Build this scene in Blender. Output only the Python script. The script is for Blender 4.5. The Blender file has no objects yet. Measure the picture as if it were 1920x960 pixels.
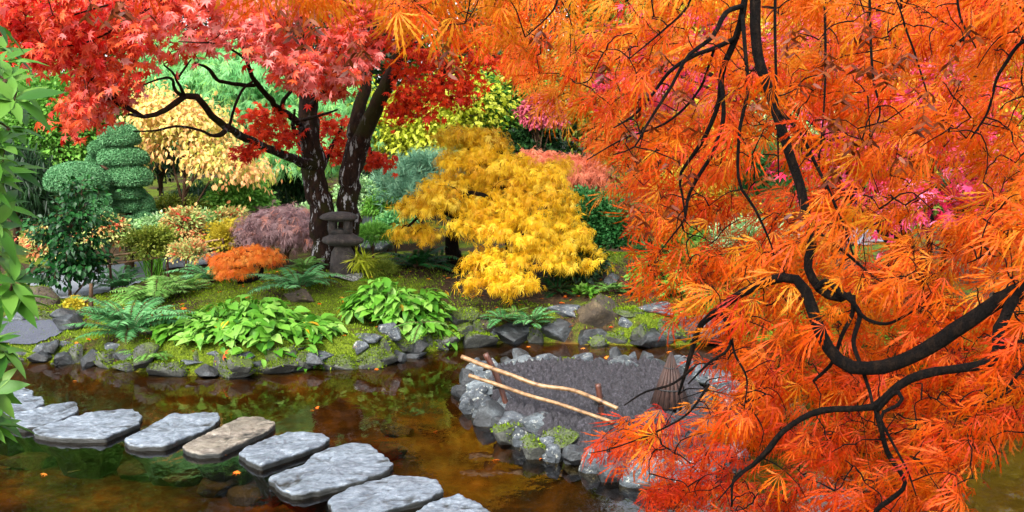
import bpy, bmesh, math, random
import numpy as np

# ------------------------------------------------------------------ camera, world, sun, exposure
FPX, HZ, CAMZ = 2059.0, 230.0, 2.2          # focal length and horizon line of the 1920x960 photograph, eye height over the water
PITCH = math.atan((480 - HZ) / FPX)
sc = bpy.context.scene
col = sc.collection
cam_d = bpy.data.cameras.new('camera')
cam_d.sensor_width = 36.0
cam_d.lens = 36.0 * FPX / 1920.0
cam_d.clip_start, cam_d.clip_end = 0.05, 2000.0
cam = bpy.data.objects.new('camera', cam_d)
col.objects.link(cam)
cam.location = (0, 0, CAMZ)
cam.rotation_euler = (math.pi / 2 - PITCH, 0, 0)
sc.camera = cam

SUN_EL, SUN_AZ = math.radians(46), math.radians(205)      # soft overcast sun, high, behind the viewer's left shoulder
world = bpy.data.worlds.new('World')
sc.world = world
world.use_nodes = True
wn, wl = world.node_tree.nodes, world.node_tree.links
for n in list(wn):
    wn.remove(n)
w_out = wn.new('ShaderNodeOutputWorld')
w_bg = wn.new('ShaderNodeBackground')
w_sky = wn.new('ShaderNodeTexSky')
w_sky.sky_type = 'NISHITA'
w_sky.sun_disc = False
w_sky.sun_elevation = SUN_EL
w_sky.sun_rotation = SUN_AZ
w_sky.dust_density = 3.0
w_hs = wn.new('ShaderNodeHueSaturation')
w_hs.inputs['Saturation'].default_value = 0.42
wl.new(w_sky.outputs[0], w_hs.inputs['Color'])
wl.new(w_hs.outputs[0], w_bg.inputs['Color'])
w_bg.inputs['Strength'].default_value = 0.15
wl.new(w_bg.outputs[0], w_out.inputs['Surface'])

sun_d = bpy.data.lights.new('sun', 'SUN')
sun_d.energy = 1.5
sun_d.angle = math.radians(20)
sun_d.color = (1.0, 0.96, 0.9)
sun = bpy.data.objects.new('sun', sun_d)
col.objects.link(sun)
sun.rotation_euler = (math.pi / 2 - SUN_EL, 0, math.radians(-25))
sc.view_settings.view_transform = 'Standard'
sc.view_settings.look = 'None'
sc.view_settings.exposure = 2.15
sc.view_settings.gamma = 1.0
sc.render.engine = 'CYCLES'
sc.cycles.max_bounces = 8
sc.cycles.diffuse_bounces = 3
sc.cycles.glossy_bounces = 3
sc.cycles.transmission_bounces = 4
sc.cycles.transparent_max_bounces = 8
sc.cycles.use_denoising = True
sc.cycles.caustics_reflective = False
sc.cycles.caustics_refractive = False

# ------------------------------------------------------------------ helpers: pixels of the photograph to points in the place
rng = np.random.default_rng(11)
random.seed(5)
CP, SP = math.cos(PITCH), math.sin(PITCH)


def at(px, py, Y):
    """point at distance Y ahead of the viewer along the line of sight of pixel (px, py)"""
    u = (480 - np.asarray(py, float)) / FPX
    t = np.asarray(Y, float) / (CP + SP * u)
    return np.stack(np.broadcast_arrays(t * (np.asarray(px, float) - 960) / FPX, np.asarray(Y, float), CAMZ + t * (-SP + CP * u)), -1)


def gp(px, py, z=0.0):
    u = (480 - py) / FPX
    t = (z - CAMZ) / (-SP + CP * u)
    return (t * (px - 960) / FPX, t * (CP + SP * u))


def norm(a):
    return a / np.maximum(np.linalg.norm(a, axis=-1, keepdims=True), 1e-9)


def _hash(ix, iy, iz, s):
    h = (ix * 374761393 + iy * 668265263 + iz * 2147483647 + s * 974634777) & 0xFFFFFFFF
    h = ((h ^ (h >> 13)) * 1274126177) & 0xFFFFFFFF
    h = (h ^ (h >> 16)) & 0xFFFFFFFF
    return h / 4294967295.0 * 2 - 1


def vnoise(P, s=0):
    P = np.asarray(P, float)
    i = np.floor(P).astype(np.int64)
    f = P - i
    f = f * f * (3 - 2 * f)
    r = 0
    for dx in (0, 1):
        for dy in (0, 1):
            for dz in (0, 1):
                w = (f[..., 0] if dx else 1 - f[..., 0]) * (f[..., 1] if dy else 1 - f[..., 1]) * (f[..., 2] if dz else 1 - f[..., 2])
                r = r + w * _hash(i[..., 0] + dx, i[..., 1] + dy, i[..., 2] + dz, s)
    return r


def fbm(P, s=0, octv=4):
    r, a, k = 0, 0.5, 1.0
    for o in range(octv):
        r = r + a * vnoise(np.asarray(P) * k, s + o)
        a, k = a * 0.5, k * 2.03
    return r


def sdist(x, y, poly):
    """signed distance to a polygon, positive outside"""
    poly = np.asarray(poly, float)
    x, y = np.asarray(x, float), np.asarray(y, float)
    d = np.full(x.shape, 1e9)
    ins = np.zeros(x.shape, bool)
    n = len(poly)
    for k in range(n):
        ax, ay = poly[k]
        bx, by = poly[(k + 1) % n]
        ex, ey = bx - ax, by - ay
        t = np.clip(((x - ax) * ex + (y - ay) * ey) / (ex * ex + ey * ey + 1e-12), 0, 1)
        d = np.minimum(d, np.hypot(x - ax - t * ex, y - ay - t * ey))
        c = (ay > y) != (by > y)
        ins ^= c & (x < ex * (y - ay) / (ey if abs(ey) > 1e-12 else 1e-12) + ax)
    return np.where(ins, -d, d)


def sstep(a, b, x):
    t = np.clip((x - a) / (b - a), 0, 1)
    return t * t * (3 - 2 * t)


FAR_LINE = [(-60, 672), (0, 670), (60, 676), (170, 683), (250, 694), (330, 703), (450, 706), (540, 694), (640, 691), (720, 686),
            (775, 664), (830, 657), (900, 648), (960, 641), (1030, 642), (1100, 645), (1200, 651), (1290, 646), (1400, 640), (1600, 642), (1800, 655)]
POND = [(-7.6, 3.7), (-7.6, 10.4), (-6.2, 10.45)] + [gp(*p) for p in FAR_LINE] + [(5.6, 9.6), (6.6, 8.0), (6.6, 3.7), (3.0, 3.9), (0.5, 3.6), (-3.0, 3.8)]
ISLE_PX = [(862, 742), (872, 712), (895, 694), (950, 688), (1040, 684), (1130, 686), (1210, 682), (1290, 695), (1350, 720), (1400, 770), (1390, 850), (1310, 905), (1240, 915), (1150, 905), (1110, 882),
           (1045, 868), (1000, 846), (950, 815), (895, 786)]
ISLE = [gp(*p) for p in ISLE_PX]
SOIL_Z = 0.17



def hgt(x, y):
    x, y = np.asarray(x, float), np.asarray(y, float)
    P = np.stack([x * 1.3, y * 1.3, np.zeros_like(x)], -1)
    t = sdist(x, y, POND) + 0.06 * vnoise(P * 2.2, 3)
    ti = sdist(x, y, ISLE) + 0.03 * vnoise(P * 3, 4)
    bank = 0.09 + 0.15 * sstep(-4.4, -3.6, x) + 0.06 * sstep(-0.6, 0.4, x)
    h = bank * sstep(0.0, 0.16, t)
    far = sstep(0.1, 2.2, t) * (y > 8)
    h = h + 0.34 * np.exp(-(((x + 1.4) / 2.1) ** 2 + ((y - 12.2) / 1.7) ** 2)) * far
    h = h + 0.30 * np.exp(-(((x - 1.6) / 2.6) ** 2 + ((y - 13.0) / 1.6) ** 2)) * far
    h = h + np.clip(y - 14.0, 0, 40) * 0.055 * (y > 8)
    h = h + 0.35 * sstep(0.0, 1.0, t) * (y < 5)
    h = h + (0.018 * fbm(P * 4, 9) + 0.03 * fbm(P * 1.2, 12)) * sstep(0.03, 0.3, t)
    bed = -0.30 * sstep(0.0, 0.55, -t) + 0.03 * fbm(P * 2.5, 21)
    h = np.where(t < 0, np.minimum(bed, 0.0) - 0.004, h)
    h = np.where((ti < 0.4) & (t < 0), np.maximum(h, -0.3 + (SOIL_Z + 0.15) * sstep(0.06, -0.22, ti)), h)
    return h


def hit(px, py):
    """where the line of sight of a pixel meets the ground or the water"""
    Y = np.concatenate([np.linspace(3.9, 20, 1600), np.linspace(20.05, 80, 600)])
    p = at(px, py, Y)
    h = np.maximum(hgt(p[:, 0], p[:, 1]), 0)
    k = np.argmax(p[:, 2] <= h)
    if p[k, 2] > h[k]:
        k = len(Y) - 1
    return np.array([p[k, 0], p[k, 1], h[k]])


# ------------------------------------------------------------------ helpers: meshes
def mesh_raw(name, V, loops, sizes, mats, attr=None, smooth=True, midx=None):
    me = bpy.data.meshes.new(name)
    V = np.ascontiguousarray(V, np.float32)
    loops = np.ascontiguousarray(loops, np.int32)
    sizes = np.ascontiguousarray(sizes, np.int32)
    me.vertices.add(len(V))
    me.vertices.foreach_set('co', V.ravel())
    me.loops.add(len(loops))
    me.loops.foreach_set('vertex_index', loops)
    me.polygons.add(len(sizes))
    st = np.zeros(len(sizes), np.int32)
    st[1:] = np.cumsum(sizes)[:-1]
    me.polygons.foreach_set('loop_start', st)
    if smooth:
        me.polygons.foreach_set('use_smooth', np.ones(len(sizes), bool))
    for m in (mats if isinstance(mats, (list, tuple)) else [mats]):
        me.materials.append(m)
    if midx is not None:
        me.polygons.foreach_set('material_index', np.ascontiguousarray(midx, np.int32))
    if attr is not None:
        a = me.attributes.new('v', 'FLOAT', 'POINT')
        a.data.foreach_set('value', np.ascontiguousarray(attr, np.float32))
    me.update(calc_edges=True)
    me.validate()
    return me


class MB:
    """collects pieces of ONE mesh"""
    def __init__(self):
        self.V, self.L, self.S, self.A, self.n = [], [], [], [], 0
        self.marks = []

    def add(self, V, polys, a=0.5):
        V = np.asarray(V, float).reshape(-1, 3)
        self.V.append(V)
        self.A.append(np.broadcast_to(np.asarray(a, float), (len(V),)))
        if isinstance(polys, np.ndarray):
            self.L.append((polys + self.n).ravel())
            self.S.append(np.full(len(polys), polys.shape[1]))
        else:
            self.L.append(np.array([i for p in polys for i in p], int) + self.n)
            self.S.append(np.array([len(p) for p in polys], int))
        self.n += len(V)
        return self

    def leaves(self, tmpl, P, D, N, S, A, wid=None):
        """copies of leaf shape(s) tmpl at P, pointing along D, upper face towards N"""
        P, D, N = [np.asarray(q, float) for q in (P, D, N)]
        if len(P) == 0:
            return self
        S, A = np.broadcast_to(S, (len(P),)), np.broadcast_to(A, (len(P),))
        y = norm(D)
        z = norm(N - (N * y).sum(-1, keepdims=True) * y + 1e-6)
        x = np.cross(y, z)
        tl = tmpl if isinstance(tmpl, list) else [tmpl]
        pick = np.arange(len(P)) % len(tl)
        for q, (TV, TP) in enumerate(tl):
            m = pick == q
            if not m.any():
                continue
            W = (TV[None, :, 0, None] * x[m][:, None] * (wid if wid else 1.0) + TV[None, :, 1, None] * y[m][:, None] + TV[None, :, 2, None] * z[m][:, None]) * S[m][:, None, None] + P[m][:, None]
            k, c = len(TV), int(m.sum())
            off = (np.arange(c) * k)[:, None]
            L = np.array([i for p in TP for i in p], int)
            self.V.append(W.reshape(-1, 3))
            self.A.append(np.repeat(A[m], k))
            self.L.append((off + L[None] + self.n).ravel())
            self.S.append(np.tile(np.array([len(p) for p in TP], int), c))
            self.n += c * k
        return self

    def tubes(self, Pts, R, sides=6, a=0.5, cap=True, rough=0.0, seed=0):
        """Pts (n,k,3), R (n,k)"""
        Pts, R = np.asarray(Pts, float), np.asarray(R, float)
        if Pts.ndim == 2:
            Pts, R = Pts[None], R[None]
        n, k = Pts.shape[:2]
        T = norm(np.gradient(Pts, axis=1))
        ref = np.where(np.abs(T[:, :1, 2:3]) > 0.8, np.array([[[1.0, 0.2, 0]]]), np.array([[[0, 0.0, 1.0]]]))
        u = np.zeros_like(Pts)
        prev = norm(ref[:, 0] - (ref[:, 0] * T[:, 0]).sum(-1, keepdims=True) * T[:, 0])
        u[:, 0] = prev
        for i in range(1, k):
            prev = norm(prev - (prev * T[:, i]).sum(-1, keepdims=True) * T[:, i])
            u[:, i] = prev
        w = np.cross(T, u)
        ang = np.arange(sides) / sides * 2 * np.pi
        ring = u[:, :, None] * np.cos(ang)[None, None, :, None] + w[:, :, None] * np.sin(ang)[None, None, :, None]
        rr = R[:, :, None, None]
        if rough:
            q = Pts[:, :, None] + ring * rr
            rr = rr * (1 + rough * fbm(q * np.array([14, 14, 5.0]), seed, 3))[..., None]
        V = Pts[:, :, None] + ring * rr
        base = (np.arange(n) * k * sides)[:, None, None]
        i = (np.arange(k - 1) * sides)[None, :, None]
        j = np.arange(sides)[None, None, :]
        j2 = (j + 1) % sides
        Q = np.stack([base + i + j, base + i + j2, base + i + sides + j2, base + i + sides + j], -1).reshape(-1, 4)
        self.V.append(V.reshape(-1, 3))
        self.A.append(np.full(n * k * sides, a))
        self.L.append((Q + self.n).ravel())
        self.S.append(np.full(len(Q), 4))
        if cap:
            C1 = (np.arange(n) * k * sides)[:, None] + np.arange(sides)[None, ::-1]
            C2 = (np.arange(n) * k * sides + (k - 1) * sides)[:, None] + np.arange(sides)[None]
            for C in (C1, C2):
                self.L.append((C + self.n).ravel())
                self.S.append(np.full(n, sides))
        self.n += n * k * sides
        return self

    def mark(self):
        """faces added from here on use the next material"""
        self.marks.append(sum(len(q) for q in self.S))
        return self

    def build(self, name, mats, parent=None, smooth=True, loc=None):
        nf = sum(len(q) for q in self.S)
        midx = None
        if self.marks:
            midx = np.zeros(nf, np.int32)
            for q in self.marks:
                midx[q:] += 1
        V = np.concatenate(self.V)
        o0 = np.zeros(3)
        if parent is not None:
            q = parent
            while q is not None:
                o0 = o0 + np.array(q.location)
                q = q.parent
        elif loc is not None:
            o0 = np.asarray(loc, float)
        me = mesh_raw(name, V - o0, np.concatenate(self.L), np.concatenate(self.S), mats, np.concatenate(self.A), smooth, midx)
        o = bpy.data.objects.new(name, me)
        col.objects.link(o)
        if parent is not None:
            o.parent = parent
        elif loc is not None:
            o.location = o0
        return o


def tag(o, label=None, cat=None, group=None, kind=None):
    if label: o['label'] = label
    if cat: o['category'] = cat
    if group: o['group'] = group
    if kind: o['kind'] = kind
    return o


def thing(name, label, cat, loc, group=None):
    o = bpy.data.objects.new(name, None)
    o.empty_display_size = 0.2
    col.objects.link(o)
    o.location = [float(q) for q in loc]
    return tag(o, label, cat, group)


def spline(nodes, k):
    """smooth curve through nodes (any columns), k samples evenly along it"""
    P = np.asarray(nodes, float)
    if len(P) < 3:
        t = np.linspace(0, 1, k)[:, None]
        return P[0] * (1 - t) + P[-1] * t
    E = np.vstack([2 * P[0] - P[1], P, 2 * P[-1] - P[-2]])
    out = []
    for i in range(1, len(E) - 2):
        t = np.linspace(0, 1, 12, endpoint=False)[:, None]
        a, b, c, d = E[i - 1], E[i], E[i + 1], E[i + 2]
        out.append(0.5 * (2 * b + (c - a) * t + (2 * a - 5 * b + 4 * c - d) * t ** 2 + (-a + 3 * b - 3 * c + d) * t ** 3))
    Q = np.vstack(out + [P[-1:]])
    s = np.concatenate([[0], np.cumsum(np.linalg.norm(np.diff(Q[:, :3], axis=0), axis=1))])
    x = np.linspace(0, s[-1], k)
    return np.stack([np.interp(x, s, Q[:, j]) for j in range(Q.shape[1])], -1)


def limb(mb, px_nodes, k=28, sides=8, rough=0.0, seed=0):
    """a branch traced as (px, py, distance, radius in px); returns its centre line"""
    A = np.array(px_nodes, float)
    W = np.concatenate([at(A[:, 0], A[:, 1], A[:, 2]), (A[:, 3] * A[:, 2] / FPX)[:, None]], 1)
    Q = spline(W, k)
    P = Q[:, :3]
    if rough:
        P = P + (fbm(P * 9, seed + 5, 2)[:, None] * Q[:, 3:4] * 0.5)
    mb.tubes(P, np.maximum(Q[:, 3], 0.0006), sides, rough=rough, seed=seed)
    return np.concatenate([P, Q[:, 3:4]], 1)


def grow(nodes, targets, r0=0.0022, lift=0.12, pen=0.0, k=5):
    """joins each target by a thin twig to the nearest wood grown so far; returns (twigs (n,k,3), radii)"""
    nodes = [np.asarray(q, float)[:, :3] for q in nodes]
    N = np.concatenate(nodes)
    dmin = np.array([np.min(((N - t) ** 2).sum(1)) for t in targets])
    order = np.argsort(dmin)
    cap = len(N) + len(targets) * (k - 1)
    buf = np.zeros((cap, 3))
    buf[:len(N)] = N
    m = len(N)
    tw, rr = [], []
    for i in order:
        T = targets[i]
        d = ((buf[:m] - T) ** 2).sum(1)
        j = int(np.argmin(d))
        A = buf[j]
        L = math.sqrt(d[j])
        s = np.linspace(0, 1, k)[:, None]
        P = A * (1 - s) + T * s
        P[:, 2] += lift * L * (4 * s * (1 - s))[:, 0]
        P += np.sin(np.pi * s) * rng.normal(0, .09 * L, 3) + np.sin(2 * np.pi * s) * rng.normal(0, .035 * L, 3)
        P[1:-1] += rng.normal(0, 0.012 * L, (k - 2, 3))
        tw.append(P)
        rr.append(np.linspace(r0 * min(2.0, 0.8 + L), r0 * 0.45, k))
        buf[m:m + k - 1] = P[1:]
        m += k - 1
    inv = np.empty(len(targets), int)
    inv[order] = np.arange(len(targets))
    tw, rr = np.array(tw), np.array(rr)
    return tw[inv], rr[inv]


# ------------------------------------------------------------------ leaf shapes (base at the origin, pointing along +y, upper side +z)
def t_lace(lobes, spread, teeth=True, w=0.075, droop=0.35, jit=0.0, seed=0):
    r = random.Random(seed)
    V, F = [], []
    for i in range(lobes):
        a = (i / (lobes - 1) * 2 - 1)
        ang = math.radians(a * spread + r.uniform(-6, 6) * (1 if jit else 0))
        L = (1 - 0.5 * abs(a) ** 1.5) * (1 + r.uniform(-.12, .12) * (1 if jit else 0))
        dx, dy = math.sin(ang), math.cos(ang)
        nx, ny = dy, -dx
        kz = droop * (1 + r.uniform(-.6, .9) * (1 if jit else 0))
        kx = r.uniform(-.22, .22) * (1 if jit else 0)

        def pt(u, s):
            x, y = dx * u * L + nx * (s + kx * u * u), dy * u * L + ny * (s + kx * u * u)
            return (x, y, -kz * (u * L) ** 2 + (0.25 * abs(s)))
        b = len(V)
        V += [pt(0.0, 0), pt(.3, -w * .42), pt(.3, w * .42), pt(.62, -w * .62), pt(.62, w * .62), pt(1, 0)]
        F += [(b, b + 2, b + 1), (b + 1, b + 2, b + 4, b + 3), (b + 3, b + 4, b + 5)]
        if teeth:
            for u in (.34, .52, .68):
                for s in (-1, 1):
                    c = len(V)
                    V += [pt(u, s * w * .3), pt(u + .13, s * w * .4), pt(u + .2, s * w * 1.75)]
                    F += [(c, c + 1, c + 2)]
    return np.array(V), F


def t_star(tips=7, inner=.36, droop=.25, seed=0):
    r = random.Random(seed)
    V, F = [(0, 0, 0)], []
    span = 125
    for i in range(tips):
        a = i / (tips - 1) * 2 - 1
        L = (1 - .48 * abs(a) ** 1.4) * r.uniform(.9, 1.08)
        an = math.radians(a * span)
        for da, q in ((-9, .62), (0, 1.0), (9, .62)):
            x = math.sin(an + math.radians(da)) * L * q
            y = math.cos(an + math.radians(da)) * L * q + .12
            V.append((x, y, -droop * q * q * L + (0.03 if da else 0)))
        if i < tips - 1:
            am = math.radians((a + 1 / (tips - 1)) * span)
            V.append((math.sin(am) * inner, math.cos(am) * inner + .12, -.02))
    n = len(V)
    for i in range(1, n - 1):
        F.append((0, i + 1, i))
    return np.array(V), F


def t_ovate(w=.26, fold=.25, droop=.3, tipw=.8):
    rows = [(0, .02), (.22, .8), (.48, 1.0), (.75, .62), (1, 0.0)]
    V, F = [], []
    for u, q in rows:
        z = -droop * u * u
        for s in (-1, 0, 1):
            V.append((s * w * q, u, z + abs(s) * fold * w * q))
    for i in range(len(rows) - 1):
        b = i * 3
        F += [(b, b + 1, b + 4, b + 3), (b + 1, b + 2, b + 5, b + 4)]
    return np.array(V), F


def t_diamond(w=.3, droop=.2, fold=.2):
    V = [(0, 0, 0), (-w, .45, fold * w), (w, .45, fold * w), (0, 1, -droop), (0, .5, -droop * .25)]
    return np.array(V), [(0, 4, 1), (0, 2, 4), (1, 4, 3), (4, 2, 3)]


def t_blade(w=.04, droop=.0):
    V = [(-w * .7, 0, 0), (w * .7, 0, 0), (w, .5, -droop * .25), (-w, .5, -droop * .25), (0, 1, -droop)]
    return np.array(V), [(0, 1, 2, 3), (3, 2, 4)]


def t_tuft(n=9, w=.035, spread=70, seed=0):
    r = random.Random(seed)
    V, F = [], []
    for i in range(n):
        a, b = r.uniform(0, 2 * math.pi), math.radians(r.uniform(5, spread))
        d = np.array([math.sin(b) * math.cos(a), math.cos(b), math.sin(b) * math.sin(a)])
        s = np.cross(d, [r.random(), r.random(), r.random()])
        s = s / np.linalg.norm(s) * w
        L = r.uniform(.7, 1)
        c = len(V)
        V += [-s, s, d * L]
        F += [(c, c + 1, c + 2)]
    return np.array(V), F


LACE = [t_lace(7, 42 + 5 * q, True, .027, .42 + .09 * q, 1, q) for q in range(7)]
LACE_S = [t_lace(7, 74, False, .062, .45, 1, 10 + q) for q in range(3)]
STAR = [t_star(7, .38, .3, q) for q in range(3)]
OVATE = [t_ovate(.27, .3, .35), t_ovate(.24, .2, .5), t_ovate(.3, .35, .2)]
BROAD = [t_ovate(.3, .25, .55), t_ovate(.27, .4, .75), t_ovate(.33, .2, .35)]
LONG = [t_ovate(.17, .3, .25), t_ovate(.15, .4, .45), t_ovate(.19, .2, .12)]
DIAM = [t_diamond(.3, .2), t_diamond(.24, .35), t_diamond(.36, .1)]
TUFT = [t_tuft(10, .035, 75, q) for q in range(3)]
BLADE = [t_blade(.05, .2), t_blade(.04, .4), t_blade(.06, .1)]
MOSSB = [t_blade(.16, .2), t_blade(.22, .1)]
PINNA = [t_diamond(.17, .15, .3)]


# ------------------------------------------------------------------ materials
def lin(r, g, b, k=1.0):
    f = lambda c: (c / 12.92 if c <= .04045 else ((c + .055) / 1.055) ** 2.4)
    return (f(r / 255) * k, f(g / 255) * k, f(b / 255) * k, 1)


def new_mat(name):
    m = bpy.data.materials.new(name)
    m.use_nodes = True
    nt = m.node_tree
    b = nt.nodes['Principled BSDF']
    return m, nt, b


def ramp_node(nt, stops, interp='LINEAR'):
    r = nt.nodes.new('ShaderNodeValToRGB')
    r.color_ramp.interpolation = interp
    e = r.color_ramp.elements
    while len(e) < len(stops):
        e.new(0.5)
    for q, (p, c) in zip(e, stops):
        q.position, q.color = p, c
    return r


def leaf_mat(name, cols, k=.5, trans=.42, rough=.5, spec=.25):
    """cols: photograph colours from one end of the plant's own leaf-to-leaf variation to the other"""
    m, nt, b = new_mat(name)
    a = nt.nodes.new('ShaderNodeAttribute')
    a.attribute_name = 'v'
    r = ramp_node(nt, [(i / (len(cols) - 1), lin(*c, k)) for i, c in enumerate(cols)])
    nt.links.new(a.outputs['Fac'], r.inputs[0])
    nt.links.new(r.outputs[0], b.inputs['Base Color'])
    b.inputs['Roughness'].default_value = rough
    b.inputs['Specular IOR Level'].default_value = spec
    t = nt.nodes.new('ShaderNodeBsdfTranslucent')
    nt.links.new(r.outputs[0], t.inputs['Color'])
    mx = nt.nodes.new('ShaderNodeMixShader')
    mx.inputs[0].default_value = trans
    nt.links.new(b.outputs[0], mx.inputs[1])
    nt.links.new(t.outputs[0], mx.inputs[2])
    nt.links.new(mx.outputs[0], nt.nodes['Material Output'].inputs['Surface'])
    return m


def noise_node(nt, scale, detail=6, rough=.6, coord=None):
    n = nt.nodes.new('ShaderNodeTexNoise')
    n.inputs['Scale'].default_value = scale
    n.inputs['Detail'].default_value = detail
    n.inputs['Roughness'].default_value = rough
    if coord is not None:
        nt.links.new(coord, n.inputs['Vector'])
    return n


def pos_node(nt):
    g = nt.nodes.new('ShaderNodeNewGeometry')
    return g


def mixc(nt, fac, a, b):
    x = nt.nodes.new('ShaderNodeMix')
    x.data_type = 'RGBA'
    for s, v in ((0, fac), (6, a), (7, b)):
        if hasattr(v, 'is_linked') or hasattr(v, 'links'):
            nt.links.new(v, x.inputs[s])
        else:
            x.inputs[s].default_value = v
    return x.outputs[2]


def bump(nt, b, h, strength, dist):
    n = nt.nodes.new('ShaderNodeBump')
    n.inputs['Strength'].default_value = strength
    n.inputs['Distance'].default_value = dist
    nt.links.new(h, n.inputs['Height'])
    nt.links.new(n.outputs[0], b.inputs['Normal'])


def rock_mat(name, cols, moss=None, rough=.55, scale=9, lichen=.0, stretch=(1, 1, 1), bd=.03, wet=False):
    m, nt, b = new_mat(name)
    g = pos_node(nt)
    mp = nt.nodes.new('ShaderNodeVectorMath')
    mp.operation = 'MULTIPLY'
    mp.inputs[1].default_value = stretch
    nt.links.new(g.outputs['Position'], mp.inputs[0])
    n1 = noise_node(nt, scale, 8, .7, mp.outputs[0])
    r1 = ramp_node(nt, [(.30 + .4 * i / (len(cols) - 1), c) for i, c in enumerate(cols)])
    nt.links.new(n1.outputs['Fac'], r1.inputs[0])
    n2 = noise_node(nt, scale * 9, 4, .7, mp.outputs[0])
    r2 = ramp_node(nt, [(.35, (.55, .55, .55, 1)), (.65, (1.35, 1.35, 1.35, 1))])
    nt.links.new(n2.outputs['Fac'], r2.inputs[0])
    mul = nt.nodes.new('ShaderNodeMix')
    mul.data_type = 'RGBA'
    mul.blend_type = 'MULTIPLY'
    mul.inputs[0].default_value = 1
    nt.links.new(r1.outputs[0], mul.inputs[6])
    nt.links.new(r2.outputs[0], mul.inputs[7])
    n5 = noise_node(nt, scale * .22, 4, .6, g.outputs['Position'])
    r5 = ramp_node(nt, [(.35, (.72, .72, .72, 1)), (.62, (1.22, 1.22, 1.2, 1))])
    nt.links.new(n5.outputs['Fac'], r5.inputs[0])
    mu5 = nt.nodes.new('ShaderNodeMix')
    mu5.data_type = 'RGBA'
    mu5.blend_type = 'MULTIPLY'
    mu5.inputs[0].default_value = 1
    nt.links.new(mul.outputs[2], mu5.inputs[6])
    nt.links.new(r5.outputs[0], mu5.inputs[7])
    c = mu5.outputs[2]
    if lichen:
        n4 = noise_node(nt, scale * 2.6, 5, .75, g.outputs['Position'])
        r4 = ramp_node(nt, [(.60 - lichen * .1, (0, 0, 0, 1)), (.64 - lichen * .1, (1, 1, 1, 1))])
        nt.links.new(n4.outputs['Fac'], r4.inputs[0])
        c = mixc(nt, r4.outputs[0], c, (.30, .31, .27, 1))
    if moss:
        sep = nt.nodes.new('ShaderNodeSeparateXYZ')
        nt.links.new(g.outputs['Normal'], sep.inputs[0])
        n3 = noise_node(nt, 5, 5, .65, g.outputs['Position'])
        ad = nt.nodes.new('ShaderNodeMath')
        ad.operation = 'MULTIPLY_ADD'
        nt.links.new(sep.outputs[2], ad.inputs[0])
        ad.inputs[1].default_value = .3
        nt.links.new(n3.outputs['Fac'], ad.inputs[2])
        rm = ramp_node(nt, [(moss, (0, 0, 0, 1)), (moss + .16, (1, 1, 1, 1))])
        nt.links.new(ad.outputs[0], rm.inputs[0])
        nm = noise_node(nt, 60, 3, .6, g.outputs['Position'])
        rc = ramp_node(nt, [(.35, lin(40, 50, 10, .4)), (.65, lin(110, 135, 25, .38))])
        nt.links.new(nm.outputs['Fac'], rc.inputs[0])
        c = mixc(nt, rm.outputs[0], c, rc.outputs[0])
    if wet:                                   # the band that ripples keep wet, with a little algae
        sz = nt.nodes.new('ShaderNodeSeparateXYZ')
        nt.links.new(g.outputs['Position'], sz.inputs[0])
        nw = noise_node(nt, 14, 4, .6, g.outputs['Position'])
        aw = nt.nodes.new('ShaderNodeMath')
        aw.operation = 'MULTIPLY_ADD'
        nt.links.new(nw.outputs['Fac'], aw.inputs[0])
        aw.inputs[1].default_value = -.03
        nt.links.new(sz.outputs[2], aw.inputs[2])
        mw = nt.nodes.new('ShaderNodeMapRange')
        mw.inputs[1].default_value, mw.inputs[2].default_value = .022, .010
        nt.links.new(aw.outputs[0], mw.inputs[0])
        c = mixc(nt, mw.outputs[0], c, (.012, .013, .010, 1))
    nt.links.new(c, b.inputs['Base Color'])
    b.inputs['Roughness'].default_value = rough
    sm = nt.nodes.new('ShaderNodeMath')
    sm.operation = 'MULTIPLY_ADD'
    nt.links.new(n2.outputs['Fac'], sm.inputs[0])
    sm.inputs[1].default_value = .35
    nt.links.new(n1.outputs['Fac'], sm.inputs[2])
    bump(nt, b, sm.outputs[0], .9, bd)
    return m


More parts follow.
